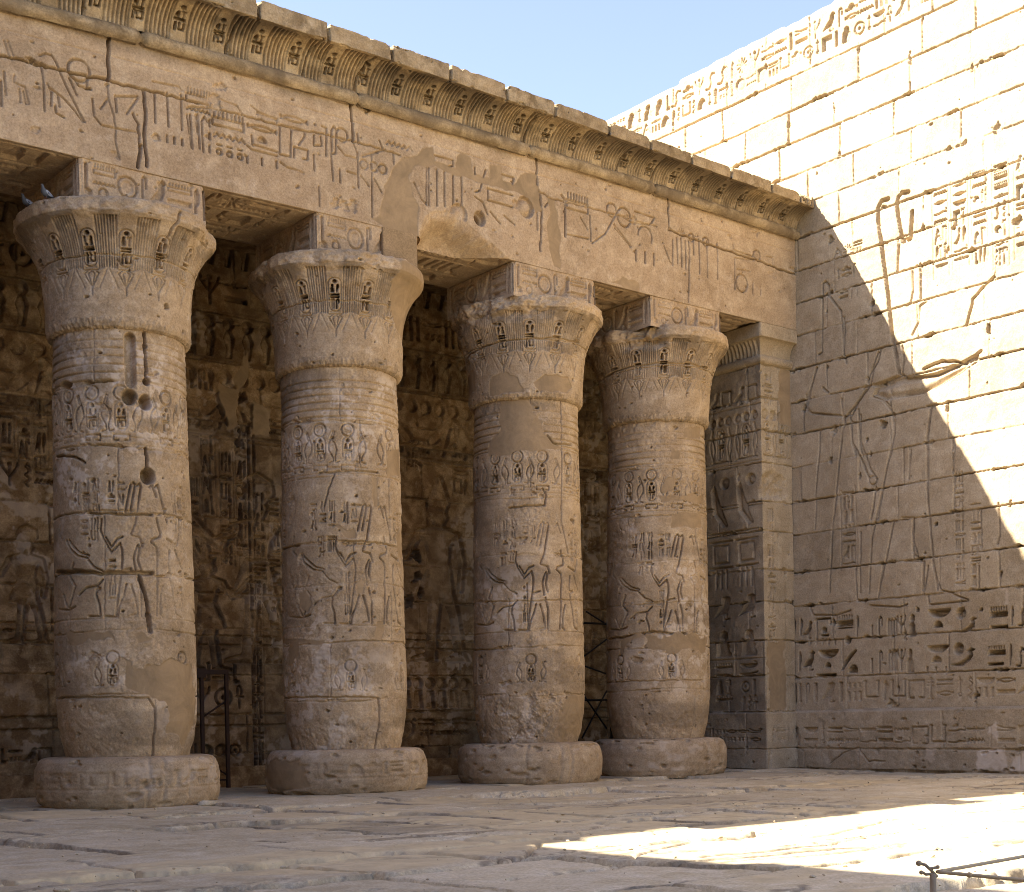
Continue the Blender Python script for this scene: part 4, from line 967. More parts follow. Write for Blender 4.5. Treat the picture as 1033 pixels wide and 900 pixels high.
    grid('capital', np.stack([sx+rr*np.cos(ph+TT), rr*np.sin(ph+TT), Z], -1), COLUMN, root, fields(k, uu, SS), closed=True)
    # ---- plinth
    pf = np.array(PLIN); L = np.concatenate([[0], np.cumsum(np.hypot(*np.diff(pf, axis=0).T))])
    p = Canvas(-Pc-.02, Pc+.02, 0, L[-1]+.01, .014, 80+idx); rng = random.Random(110+idx)
    if cfg['plinth_text']: textrow(p, -Pc+.1, Pc-.1, .30, .48, .02, rng, .8); p.line([(-Pc, .27), (Pc, .27)], .016, .012)
    p.wear(-.3, .4, .4, 5)
    for _ in range(3): u = rng.uniform(-1.4, 1.4); p.line([(u, 0), (u+.03, .7)], .014, .02, .01)
    p.rough(.011, .6, 6, 5, .45); p.rough(.005, .07, 7, 3)
    for _ in range(22): p.hole(rng.uniform(-Pc, Pc), rng.choice([.03, .05, .58, .62]), rng.uniform(.03, .14), rng.uniform(.02, .05), .022)
    p.chips(60, .01, .05, .03); p.tone = (.08*p.noise(.6, 32, 4)).astype(np.float32)
    p.white = (sstep(.25, .6, p.noise(.12, 15, 4))*sstep(-.1, .4, p.noise(.9, 16, 2))*.4).astype(np.float32)
    for b in cfg.get('plinth_patch', []): p.patch([(deg(a), z) for a, z in b], .05)
    th = ring_axis(.014, .06); Lv = axis([(0, L[-1], .014)])
    pr = np.interp(Lv, L, pf[:, 0]); pz = np.interp(Lv, L, pf[:, 1])
    TT, SS = np.meshgrid(th, Lv); uu = np.where(TT > math.pi, TT-2*math.pi, TT)*R0
    h = p.sample(p.h+p.base, uu, SS); rr = pr[:, None]+h; Z = pz[:, None]+.3*h*sstep(.45, .7, SS)
    grid('plinth', np.stack([rr*np.cos(ph+TT), rr*np.sin(ph+TT), Z], -1), COLUMN, root, fields(p, uu, SS), closed=True)
    # ---- abacus
    a = .80; q = Canvas(-2.5, 2.5, 7.03, 7.5, .009, 95+idx); rng = random.Random(130+idx)
    z0, z1 = 7.1, 7.46
    for X0 in (-.8, -2.4, .8):
        x = X0+.04
        for n_, w in (('leg', .12), ('board', .26), ('ra', .27), ('cane', .1), ('bird', .22), ('boardline', .3), ('reed', .1), ('stroke', .07)):
            if n_ == 'board': sign(q, 'boardline', x, 7.31, w, .15, .02, False, .8); sign(q, 'water', x, 7.22, w, .06, .02); sign(q, 'ringd', x+.05, 7.09, .13, .12, .022)
            elif n_ == 'boardline': sign(q, n_, x, 7.32, w, .13, .02, False, .8); sign(q, 'two', x, 7.1, w, .18, .018)
            elif n_ == 'ra': q.ring(x+w/2, 7.28, .12, .02, .024); q.disk(x+w/2, 7.28, .07, .008)
            else: sign(q, n_, x, z0, w, z1-z0, .024, False, .8)
            x += w+.02
        q.line([(X0+.03, 7.05), (X0+.03, 7.5)], .012, .01); q.line([(X0+1.57, 7.05), (X0+1.57, 7.5)], .012, .01)
    q.wear(-.7, .1, .4, 5); q.rough(.005, .3, 6); q.rough(.002, .05, 7, 3); q.chips(40, .008, .03, .02)
    for X0 in (-.8, .8): q.hole(X0, 7.46, .03, .06, .02)
    q.tone = (.06*q.noise(.5, 32, 4)+.04).astype(np.float32)
    Uc = axis([(-2.4, 2.4, .009)]); Vc = axis([(7.03, 7.498, .009)]); UU, VV = np.meshgrid(Uc, Vc); h = q.sample(q.h+q.base, UU, VV)
    fyl = FY+.012
    side_l = UU < -.8; side_r = UU > .8
    x = np.where(side_l, -a-h, np.where(side_r, a+h, UU)); y = np.where(side_l, fyl+(-.8-UU), np.where(side_r, fyl+(UU-.8), fyl-h))
    bx = float(bow(np.array(X), np.array(7.5)))
    P = np.stack([x, y, VV+bx*sstep(7.03, 7.4, VV)], -1)
    lid = P[:1].copy(); lid[..., 0] *= .2; lid[..., 1] *= .2
    grid('abacus', P, FACADE, root, fields(q, UU, VV))
    return root

def ex1(c, C, rng):
    T = lambda pts: [C(40+x/5.294, 330+y/5.294) for x, y in pts]
    c.line(T([(562,30),(568,100),(572,200),(575,290)]), .03, .06, .008); c.line(T([(570,650),(572,700),(576,760)]), .03, .06, .008)
    for x, y, rx, ry in ((575,290,.05,.05), (567,100,.03,.04), (478,370,.10,.10), (568,400,.085,.10), (580,795,.10,.11), (125,310,.13,.05)):
        c.hole(*C(40+x/5.294, 330+y/5.294), rx, ry, .11, False)
    W_ = c.win(*[f(p[0] for p in T([(455,40),(510,290)])) for f in (min, max)], *[f(p[1] for p in T([(455,40),(510,290)])) for f in (min, max)], .1)
    c.sunk([('l', T([(482,55),(488,290)]), .13)], .06, .0, .05)
    c.line(T([(85,690),(180,690),(240,725)]), .02, .04, .01)
    T2 = lambda pts: [C(40+x/5.294, 480+y/5.294) for x, y in pts]
    c.line(T2([(530,525),(550,600),(575,700),(582,830)]), .03, .06, .01); c.sunk([('l', T2([(575,740),(588,830)]), .05)], .05, .2, .03)
    c.line(T2([(90,520),(220,510),(330,525),(600,520)]), .04, .05, .012); c.line(T2([(250,200),(420,205),(600,210)]), .025, .04, .012)
    Z = lambda pts: [C(x/2.951, 600+y/2.951) for x, y in pts]
    c.patch(Z([(370,190),(400,215),(455,230),(520,190),(560,200),(580,330),(560,440),(500,420),(490,330),(460,300),(400,280),(365,260)]), .07)
    c.patch(Z([(200,110),(330,115),(330,145),(220,150)]), .06); c.patch(Z([(385,120),(420,110),(440,130),(400,150)]), .05)
    c.line(Z([(165,310),(300,305),(440,310),(460,340),(462,480)]), .02, .02, .01); c.blot('white', Z([(465,310),(515,315),(500,420),(470,400)]), .45, .06)
def ex2(c, C, rng):
    T = lambda pts: [C(270+x/5.294, 390+y/5.294) for x, y in pts]
    c.patch(T([(640,345),(712,345),(716,480),(640,490)]), .03); c.patch(T([(560,480),(585,480),(590,640),(565,640)]), .02); c.patch(T([(690,780),(730,760),(730,920),(695,920)]), .02)
    c.patch(T([(360,755),(450,750),(470,800),(400,800)]), .05)
    c.line(T([(355,465),(320,560),(300,640)]), .016, .024, .006); c.line(T([(270,460),(590,460)]), .02, .025, .01)
    T2 = lambda pts: [C(270+x/4.09, 540+y/4.09) for x, y in pts]
    c.patch(T2([(135,230),(175,225),(170,310),(150,300)]), .05); c.patch(T2([(355,185),(400,190),(400,240),(360,240)]), .05)
    c.patch(T2([(90,440),(130,440),(125,500),(95,540)]), .04); c.patch(T2([(445,350),(475,350),(470,430),(440,430)]), .03); c.patch(T2([(60,425),(240,435),(240,450),(60,445)]), .02)
    c.line(T2([(70,672),(300,668),(455,672),(462,760),(455,890)]), .02, .02, .01)
def ex3(c, C, rng):
    T = lambda pts: [C(450+x/3.444, 280+y/3.444) for x, y in pts]
    c.patch(T([(185,400),(270,420),(290,470),(325,490),(340,545),(375,570),(395,585),(350,600),(280,612),(140,630),(135,600),(165,540)]), .05)
    c.line(T([(345,545),(370,575),(430,580)]), .02, .03, .008); c.line(T([(395,420),(397,580),(395,860)]), .014, .02, .006)
    c.line(T([(330,730),(345,760),(335,790),(210,800)]), .02, .03, .01); c.hole(*C(450+433/3.444, 280+845/3.444), .05, .05, .05)
    Z = lambda pts: [C(340+x/2.951, 600+y/2.951) for x, y in pts]
    W_ = c.win(*[f(p[0] for p in Z([(410,270),(670,420)])) for f in (min, max)], *[f(p[1] for p in Z([(410,270),(670,420)])) for f in (min, max)], 0)
    sl, U, V = W_; q = sstep(-.2, .2, c.noise(.3, 66, 4)[sl]); c.base[sl] += (.02*c.noise(.1, 67, 4, .65)[sl]-.012)*q
    c.blot('pl', Z([(680,290),(730,280),(728,420),(660,440),(650,380)]), .9, .05)
def ex4(c, C, rng):
    T = lambda pts: [C(450+x/3.444, 280+y/3.444) for x, y in pts]
    c.patch(T([(775,820),(882,815),(882,870),(775,870)]), .02); c.patch(T([(740,700),(780,690),(790,740),(750,740)]), .04); c.patch(T([(770,600),(805,600),(805,625),(770,625)]), .03); c.patch(T([(822,520),(875,520),(875,555),(822,555)]), .02); c.patch(T([(730,755),(890,760),(890,780),(740,780)]), .03)
    Z = lambda pts: [C(580+x/3.91, 560+y/3.91) for x, y in pts]
    c.line(Z([(130,330),(220,320),(300,305),(430,310)]), .03, .04, .015); c.patch(Z([(180,345),(250,310),(260,320),(190,370),(180,395),(170,390)]), .03)
    c.patch(Z([(260,320),(430,310),(510,330),(510,380),(350,380),(345,360),(300,375),(270,370)]), .06)
    c.blot('white', Z([(200,370),(270,340),(260,380),(210,440),(190,440)]), .35, .05)
    c.line(Z([(120,505),(500,495)]), .016, .02, .01)
def rimcut(k, at, f, Pc):
    """broken rim: f(u) in 0..1 says how far back the lip is lost"""
    a = np.array([f(u/R0*180/math.pi) for u in k.us])[None, :]
    n = k.noise(.25, 55, 4, .6)
    lost = np.clip(a*(1+.5*n), 0, 1.3)
    v = k.vs[:, None]
    k.cutr = (lost*.19*sstep(at(6.66), at(6.87), v)).astype(np.float32)+0*n
    br = lost*sstep(at(6.7), at(6.84), v); k.base += (br*.02*k.noise(.08, 56, 3)).astype(np.float32); k.stain *= (1-.7*np.clip(br, 0, 1)); k.tone += .08*np.clip(br, 0, 1)
bump = lambda t, a, b, e=8: float(sstep(a-e, a+e, t)*sstep(b+e, b-e, t))
def cap1(k, at, deg, rng, Pc):
    rimcut(k, at, lambda t: .35*bump(t, 62, 85, 6)+.12*bump(t, -20, 10), Pc); k.hole(deg(40), at(5.95), .035, .035, .05); k.line([(deg(38), at(7.0)), (deg(34), at(6.8)), (deg(33), at(6.6))], .018, .03, .01)
def cap2(k, at, deg, rng, Pc):
    rimcut(k, at, lambda t: .45*bump(t, -82, -50)+.3*bump(t, -20, 45, 10), Pc)
    k.patch([(deg(46), at(7.04)), (deg(43), at(6.75)), (deg(46), at(6.55)), (deg(52), at(6.4)), (deg(60), at(6.25)), (deg(88), at(6.1)), (deg(150), at(6.1)), (deg(150), k.v1)], .03)
    k.stain *= 1-k.pl; k.cutr *= 1-k.pl
def cap3(k, at, deg, rng, Pc):
    rimcut(k, at, lambda t: .5*bump(t, -110, 24, 12)+.1, Pc)
    k.patch([(deg(a), at(z)) for a, z in ((-40,5.7),(-38,5.95),(-20,6.02),(-6,5.95),(-3,5.7))], .03); k.patch([(deg(a), at(z)) for a, z in ((8,5.85),(20,5.98),(45,5.95),(52,5.82),(45,5.72),(15,5.72))], .03)
    k.patch([(deg(a), at(z)) for a, z in ((-95,5.8),(-95,6.12),(-62,6.15),(-58,5.85))], .03); k.line([(deg(-90), at(6.35)), (deg(-20), at(6.45)), (deg(60), at(6.5))], .018, .03, .012)
def cap4(k, at, deg, rng, Pc):
    rimcut(k, at, lambda t: .85*bump(t, -30, 8, 6)+.35*bump(t, -100, -45)+.08, Pc)
    k.blot('pl', [(deg(-28), at(7.0)), (deg(-22), at(6.78)), (deg(-8), at(6.68)), (deg(4), at(6.82)), (deg(6), at(7.0))], .9, .03); k.line([(deg(-60), at(6.45)), (deg(0), at(6.5)), (deg(60), at(6.5))], .02, .03, .012)
XC = [0.0, 3.167, 6.44, 9.19]
cfgs = [
 dict(rings=(5.02, 5.5), frieze=(4.27, 4.98), cart=(-73, -49, -24.5, 0, 41, 66, 92), ura=(-61, -37, -12, 13, 28, 54, 79), scene=6, low=1.40, lowth=-11, capth=6, plinth_text=True,
      drum=((4.98, 1.3), (4.25, 1.2), (3.46, .8), (2.76, 1.2), (2.06, .7), (1.3, .8)), extra=ex1, cap=cap1),
 dict(rings=(4.97, 5.45), frieze=(4.22, 4.9), cart=(-72, -45, -20, 7, 55, 80), ura=(-58, -33, -7, 20, 42, 68), scene=19, low=1.33, lowth=5, capth=-2, plinth_text=True,
      drum=((4.93, .8), (4.2, .6), (3.3, 1.0), (2.76, .7), (2.0, .8), (1.25, .7)), extra=ex2, cap=cap2, plinth_patch=[[(-90,.3),(-60,.55),(-35,.5),(-30,.2),(-60,.1)]]),
 dict(rings=(4.95, 5.45), frieze=(4.25, 4.88), cart=(-68, -36, -10, 17, 50, 76), ura=(-52, -23, 3, 33, 63), scene=13, low=1.45, lowth=2, capth=4, plinth_text=False,
      drum=((4.2, .6), (3.35, .7), (2.7, .8), (2.0, .8), (1.3, .6)), extra=ex3, cap=cap3),
 dict(rings=(4.95, 5.45), frieze=(4.2, 4.88), cart=(-62, -34, -6, 24, 52, 80), ura=(-48, -20, 9, 38, 66), scene=20, low=1.5, lowth=15, capth=8, plinth_text=False,
      drum=((4.9, .7), (4.15, .7), (3.4, .6), (2.75, .8), (2.05, .8), (1.35, .8)), extra=ex4, cap=cap4),
]
labels = ['leftmost, widest column, with a vertical crack and square sockets in its upper shaft',
          'second column from the left, right side of its flared capital rebuilt in smooth tan mortar',
          'third column from the left, a big smooth tan mortar patch spreading below its capital',
          'fourth column, farthest and beside the carved pilaster, with a chipped front rim']
leans = [0.0, 0.0, .06, .09]
ROOTS = [build_column(i, XC[i], leans[i], labels[i], cfgs[i]) for i in range(4)]

# ------------------------------------------------------------------ pilaster at the side wall
def build_anta():
    X0, Y0 = 11.10, -.66
    root = empty('carved_pilaster', (X0, Y0, 0), 'square carved pilaster with its own small cornice between the fourth column and the side wall', 'pilaster', None, 'thing')
    c = Canvas(-2.6, .79, 0, 7.5, .009, 151); rng = random.Random(9)
    LX = lambda u, v: (lambda p: (Y0-p[1], p[2]))(on_x(u, v, X0))           # left face, measured back from the corner
    zo = lambda y: LX(760, y)[1]
    # left face
    for a, b in ((-.62, -.08), (-1.2, -.66), (-1.8, -1.26)):
        sign(c, 'bird', a, 6.25, .25, .3, .03); sign(c, 'house', a+.3, 6.25, .22, .3, .03)
        for k in range(3): c.disk(a+.09+.18*k, 6.02, .08, .035)
        cartouche(c, a+.27, 5.35, .17, .55, .04, rng); sign(c, 'uraeus', a, 5.3, .17, .6, .035, False, .7); sign(c, 'uraeus', a+.38, 5.3, .17, .6, .035, True, .7)
        c.disk(a+.36, 4.95, .1, .05); c.poly([(a+.05, 4.85), (a+.12, 4.95), (a+.2, 4.7), (a+.42, 4.2), (a+.3, 4.2), (a+.08, 4.45)], .045, .4, .08)
        for z in (4.1, 3.95, 3.5): c.line([(a, z), (a+.5, z)], .03, .03)
        sign(c, 'stoolo', a+.05, 3.55, .4, .36, .02); 
        for k in range(3): c.line([(a+.12+.12*k, 3.15), (a+.12+.12*k, 3.45)], .035, .03)
        sign(c, 'owl', a+.05, 2.6, .4, .4, .03); sign(c, 'man', a+.05, 1.95, .42, .45, .035); textcol(c, a, a+.5, 1.85, 1.05, .03, rng, False, .3)
    for z in (6.2, 5.25, 4.5, 1.9): c.line([(-2.6, z), (0, z)], .02, .014)
    # front face
    textcol(c, .08, .33, 6.75, 6.25, .025, rng, False, .2)
    for k in range(3): c.disk(.12+.2*k, 6.02, .085, .035)
    for k in range(2): cartouche(c, .17+.36*k, 5.35, .17, .55, .035, rng); sign(c, 'uraeus', .28+.3*k, 5.3, .15, .55, .03, False, .7)
    textcol(c, .08, .32, 4.45, 2.2, .03, rng, False, .26); textrow(c, .04, .75, .45, .72, .02, rng); textrow(c, -2.5, -.05, .45, .72, .025, rng)
    c.wear(-.7, .1, .5, 5)
    courses(c, [0, .36, .985, 1.6, 2.2, 2.85, 3.4, 4.05, 4.55, 5.2, 5.75, 6.3, 6.85], -2.6, .79, .6, 1.2, .035, .018, 33, .05, .006, .4)
    c.rough(.008, .4, 6); c.rough(.003, .05, 7, 3); c.chips(90, .01, .04, .03)
    k = sstep(0, .12, c.sd(c.us[None, :]+.04*c.noise(.2, 61, 3), c.vs[:, None]+.04*c.noise(.2, 62, 3), [(-.12, 4.56), (.62, 4.56), (.68, 5.0), (.3, 5.15), (-.05, 5.0)])); c.base -= k*(.07+.02*c.noise(.08, 63, 4)); c.h *= 1-k
    c.patch([(.06, 1.0), (.5, 1.0), (.52, 2.15), (.06, 2.2)], .05); c.patch([(.45, 5.9), (.8, 5.9), (.8, 6.8), (.5, 6.8)], .04)
    sm = sstep(0, .5, c.noise(.6, 44, 4)+.5*sstep(3.6, 2.6, abs(c.vs[:, None]-2.6)+1.6)-.3)*.5; c.stain = (sm*(c.us[None, :] < 0)).astype(np.float32)
    c.tone += .06*c.noise(.6, 32, 4)
    def off(z):
        o = .075*(z < .97)+.075*(1-sstep(.97, 1.02, z))*(z >= .97)
        o = np.where(z < .97, .075, o)
        o = o+.06*np.sqrt(np.clip(1-((z-6.93)/.075)**2, 0, 1))
        a = np.clip((z-7.0)/.27, 0, 1); cav = .13*(1-np.sqrt(np.clip(1-a*a, 0, 1)))
        return o+np.where(z > 7.0, cav, 0)+.03*(z > 7.27)
    Uc = axis([(-2.6, -1.2, .04), (-1.2, .775, .009)]); Vc = np.concatenate([axis([(0, 6.84, .009)]), axis([(6.85, 7.0, .008)]), axis([(7.005, 7.262, .01)]), [7.268, 7.272, 7.28], axis([(7.3, 7.49, .015)])])
    for j in range(11):
        for a0 in (-1.9, 0):
            pass
    UU, VV = np.meshgrid(Uc, Vc); h = c.sample(c.h+c.base, UU, VV)*np.where(VV > 6.84, .5, 1); o = off(VV)+h
    rib = .012*np.cos(UU*2*math.pi/.085)*((VV > 7.0) & (VV < 7.26)); o = o+np.where(UU < 0, rib, 0)
    lf = UU < 0
    x = np.where(lf, -o, UU); y = np.where(lf, -UU, -o)
    wgt = sstep(-.02, 0, UU)*lf; y = y-np.where(lf, o*sstep(-.03, 0, UU), 0); x = x-np.where(~lf, o*sstep(.03, 0, UU), 0)
    P = np.stack([x, y, VV], -1)
    lid = P[-1:].copy(); lid[..., 0] = .5; lid[..., 1] = 1.5
    A = fields(c, UU, VV)
    grid('carved_shaft', P, SIDE, root, A)
build_anta()

# ------------------------------------------------------------------ rear wall of the portico
def build_rear_wall():
    YB = 3.0
    root = empty('portico_rear_wall', (3, YB, 0), 'dark brown carved and painted wall at the back of the portico, seen between the columns', 'wall', None, 'thing')
    c = Canvas(-2.6, WX, 0, 8.26, .0115, 171); rng = random.Random(19)
    Q = lambda u, v: (lambda p: (p[0], p[2]))(on_y(u, v, YB))
    D = .047
    def row(x0, x1, y, hpx, kind):
        a, z = Q(x0, y); b, _ = Q(x1, y); h = abs(Q(x0, y-hpx)[1]-z)
        if kind == 'ura': uraeus_row(c, a, b, z, h, D)
        elif kind == 'disks':
            n = max(1, int((b-a)/(h*.95)))
            for k in range(n): c.disk(a+(k+.5)*(b-a)/n, z+h/2, h*.4, D)
        elif kind == 'text': textrow(c, a, b, z, z+h, D, rng)
        elif kind == 'line': c.line([(a, z), (b, z)], .04, .03)
    # friezes right along the wall, by height
    z = lambda u, v: Q(u, v)[1]
    zA = z(440, 395); zB = z(440, 452); X0, X1 = -2.5, WX
    uraeus_row(c, X0, X1, zA, .62, D); c.line([(X0, zA-.06), (X1, zA-.06)], .05, .03); c.line([(X0, zA+.68), (X1, zA+.68)], .05, .03)
    textrow(c, X0, X1, zA+.8, zA+1.25, D, rng)
    uraeus_row(c, X0, X1, zA+1.4, .55, D, False)
    zD = z(440, 420)
    x = X0
    while x < X1: c.disk(x, zD+.12, .11, D); x += .29
    c.line([(X0, zB), (X1, zB)], .06, .05); c.line([(X0, zB-.22), (X1, zB-.22)], .04, .03)
    for X in (.2, 1.5, 3.1, 4.6, 6.0, 7.35, 9.0):          # winged signs of the middle frieze
        for e in (-1, 1): c.sunk([('l', [(X, zD-.05), (X+e*.42, zD-.42)], .17), ('l', [(X+e*.06, zD-.1), (X+e*.24, zD-.62)], .13)], D, .3, .06)
        c.disk(X, zD-.55, .1, D)
        sign(c, 'stoolo', X-.75, zD-.66, .24, .24, .04); sign(c, 'house', X+.5, zD-.66, .24, .24, .04)
    # columns of signs
    for u0, u1, v0, v1 in ((0, 14, 400, 470), (18, 32, 405, 470), (34, 48, 400, 470), (203, 217, 425, 520), (222, 236, 455, 570), (238, 251, 432, 560), (256, 270, 495, 600), (272, 284, 500, 640),
                           (254, 266, 560, 760), (456, 474, 425, 500), (410, 424, 455, 475), (588, 606, 470, 560), (192, 202, 480, 560), (585, 607, 380, 440)):
        a = Q(u0, (v0+v1)/2)[0]; b = Q(u1, (v0+v1)/2)[0]
        textcol(c, a, b, Q(u0, v0)[1], Q(u0, v1)[1], D, rng, True, .34)
    for u0, u1, v, h in ((195, 250, 690, 22), (195, 250, 715, 24), (0, 50, 490, 24), (405, 475, 745, 22), (190, 215, 392, 20), (195, 250, 765, 16), (0, 50, 770, 16)):
        a = Q(u0, v)[0]; b = Q(u1, v)[0]; textrow(c, a, b, Q((u0+u1)/2, v)[1], Q((u0+u1)/2, v-h)[1], D, rng)
    # great figures
    def fig(u, vfoot, vtop, f, crown, arms): 
        x, z0 = Q(u, vfoot); z1 = Q(u, vtop)[1]; figure(c, x, z0, (z1-z0), f, .048, crown, arms, .10, .8)
    fig(28, 650, 525, -1, 'blue', 'staff'); fig(212, 678, 545, 1, 'double', 'offer'); fig(445, 668, 480, -1, 'white', 'staff'); fig(600, 690, 530, -1, 'disk', 'offer'); fig(262, 670, 470, -1, 'blue', 'offer')
    a, z0 = Q(404, 715); b, _ = Q(476, 715)
    for k in range(6):
        X = a+(k+.5)*(b-a)/6; c.disk(X, z0+.42, .1, D); c.poly([(X-.1, z0), (X+.1, z0), (X+.07, z0+.3), (X-.07, z0+.3)], D)
    for v in (640, 655, 728): c.line([(X0, Q(440, v)[1]), (X1, Q(440, v)[1])], .03, .03)
    # upright border strips
    for u in (252, 257): c.line([(Q(u, 500)[0], .1), (Q(u, 500)[0], zB)], .03, .04)
    c.wear(-.9, -.1, .6, 5)
    courses(c, [0, .5, 1.1, 1.7, 2.3, 2.95, 3.55, 4.1, 4.7, 5.3, 5.9, 6.5, 7.1, 7.7, 8.26], -2.6, WX, 1.0, 2.0, .04, .022, 41, .05, .006, .3)
    for u, v in ((228, 415), (243, 402), (243, 445), (604, 480), (421, 582), (427, 600), (412, 605), (420, 560)): c.hole(*Q(u, v), .09, .1, .09)
    for pts in ([(236,385),(250,352),(250,378),(240,395)], [(222,385),(240,392),(238,425),(230,435),(222,400)], [(258,402),(270,410),(272,440),(256,440)]):
        c.patch([Q(*p) for p in pts], .05)
    c.rough(.005, .5, 6); c.rough(.002, .07, 7, 3); c.chips(90, .012, .05, .04)
    for z0, z1, t_ in ((zA-.06, zA+.68, -.12), (zB, zA-.1, .22), (zB-.22, zB, -.18), (zA+.8, zA+1.25, .12), (2.4, zB-.25, .1), (1.15, 1.75, .16), (1.8, 2.3, -.12), (0, 1.1, -.15)):
        c.tone += np.where((c.vs[:, None] > z0) & (c.vs[:, None] < z1), t_, 0).astype(np.float32)      # faded paint, register by register
    c.white = (sstep(.1, .6, c.noise(.22, 15, 5, .68))*sstep(-.2, .4, c.noise(1.3, 16, 2))*.42).astype(np.float32)
    c.tone += .07*c.noise(.9, 32, 4)
    upper_dark = sstep(-.1, .8, c.noise(1.6, 46, 4)+.3*sstep(5, 7.5, c.vs[:, None]))*.4; c.stain = upper_dark.astype(np.float32)  # patchy darkening, stronger towards the top of the wall
    Uc = axis([(-12, -2.6, .5), (-2.6, WX-.01, .0115)]); Vc = axis([(0, 8.25, .0115)]); UU, VV = np.meshgrid(Uc, Vc); h = np.where(UU < -2.6, 0, c.sample(c.h+c.base, UU, VV))
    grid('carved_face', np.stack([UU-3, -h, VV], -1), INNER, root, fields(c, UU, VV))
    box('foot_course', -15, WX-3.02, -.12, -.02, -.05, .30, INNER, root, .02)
build_rear_wall()

# ------------------------------------------------------------------ west wing of the court: shades the left of the paving
def build_wing():
    root = empty('court_wing', (-10.08, 0, 0), 'plain sandstone wing closing the court on the left', 'building', None, 'thing')
    bm = bmesh.new(); rng = random.Random(5)
    pf = [(-.5, -.1), (-.5, 8.9), (-.36, 8.95), (-.36, 9.1), (-.45, 9.16), (-.40, 9.3), (-.25, 9.42), (0, 9.48), (0, 9.70), (-6, 9.70), (-6, -.1)]
    y = 3.0; vs = []
    while y > -60:
        dz = rng.uniform(-.12, .10); n = y-rng.uniform(1.0, 2.2)
        if -11.6 < y+6.0 < -9.2: dz += .12
        for yy in (y, n+.01): vs.append([bm.verts.new((p[0], yy, p[1]+(dz if p[1] > 9.6 else 0))) for p in pf])
        y = n
    for a, b in zip(vs[:-1], vs[1:]):
        for k in range(len(pf)): bm.faces.new((a[k], a[(k+1) % len(pf)], b[(k+1) % len(pf)], b[k]))
    bm.faces.new(vs[0]); bm.faces.new(list(reversed(vs[-1])))
    finish(bm, 'wing_wall', FACADE, root, False)
build_wing()

# ------------------------------------------------------------------ small things
def iron_frame():
    p = [on_y(u, v, 2.55) for u, v in ((203, 680), (228, 677), (228, 792), (203, 792))]
    x0, x1 = p[0][0], p[1][0]; y = 2.55; h = p[1][2]
    root = empty('iron_frame', ((x0+x1)/2, y, 0), 'rusty iron trestle frame standing between the first and second column', 'metal frame')
    hw = (x1-x0)/2
    for s in (-1, 1):
        bm = bmesh.new(); box_bm(bm, s*hw-.025, s*hw+.025, -.025, .025, 0, h-.05); finish(bm, 'post', RUST, root, False)
    bm = bmesh.new(); box_bm(bm, -hw-.06, hw+.025, -.035, .035, h-.05, h+.02); box_bm(bm, -hw-.09, -hw+.06, -.05, .05, h-.1, h+.035); finish(bm, 'top_bar', RUST, root, False)
    bm = bmesh.new(); tube(bm, [(-hw, .03, h*.60), (hw, .03, h*.74)], .016, 6); finish(bm, 'brace', RUST, root)
    bm = bmesh.new(); tube(bm, [(-hw*.2, .03, .36), (hw, .03, .18)], .014, 6); tube(bm, [(-hw, .03, .12), (hw, .03, .12)], .014, 6); finish(bm, 'lower_brace', RUST, root)
iron_frame()
def scaffold():
    y = 1.9; P = lambda u, v: (lambda p: (p[0]-9.5, p[1]-y, p[2]))(on_y(u, v, y))
    root = empty('scaffold_tower', (9.5, y, 0), 'dark tubular scaffold in the shade between the third and fourth column', 'scaffold')
    for x in (-.42, .42):
        for d in (0, .9):
            bm = bmesh.new(); tube(bm, [(x, d, 0), (x, d, 2.9)], .024, 8); finish(bm, 'post', STEEL, root)
    for a, b in (((591.5, 617), (612, 630)), ((588, 663), (612, 645)), ((587, 671), (612, 680)), ((587, 745), (612, 697)), ((588, 700), (612, 735))):
        bm = bmesh.new(); tube(bm, [P(*a), P(*b)], .016, 6); finish(bm, 'brace', STEEL, root)
    for z in (.25, 1.25, 2.6):
        for d in (0, .9):
            bm = bmesh.new(); tube(bm, [(-.46, d, z), (.46, d, z)], .02, 6); finish(bm, 'cross_bar', STEEL, root)
scaffold()
PIG = plain('slate_feathers', (.10, .11, .125), .6, 0, .35); PIGL = plain('pale_feathers', (.42, .45, .5), .6, 0, .2); BEAK = plain('beak_and_feet', (.16, .07, .05), .6)
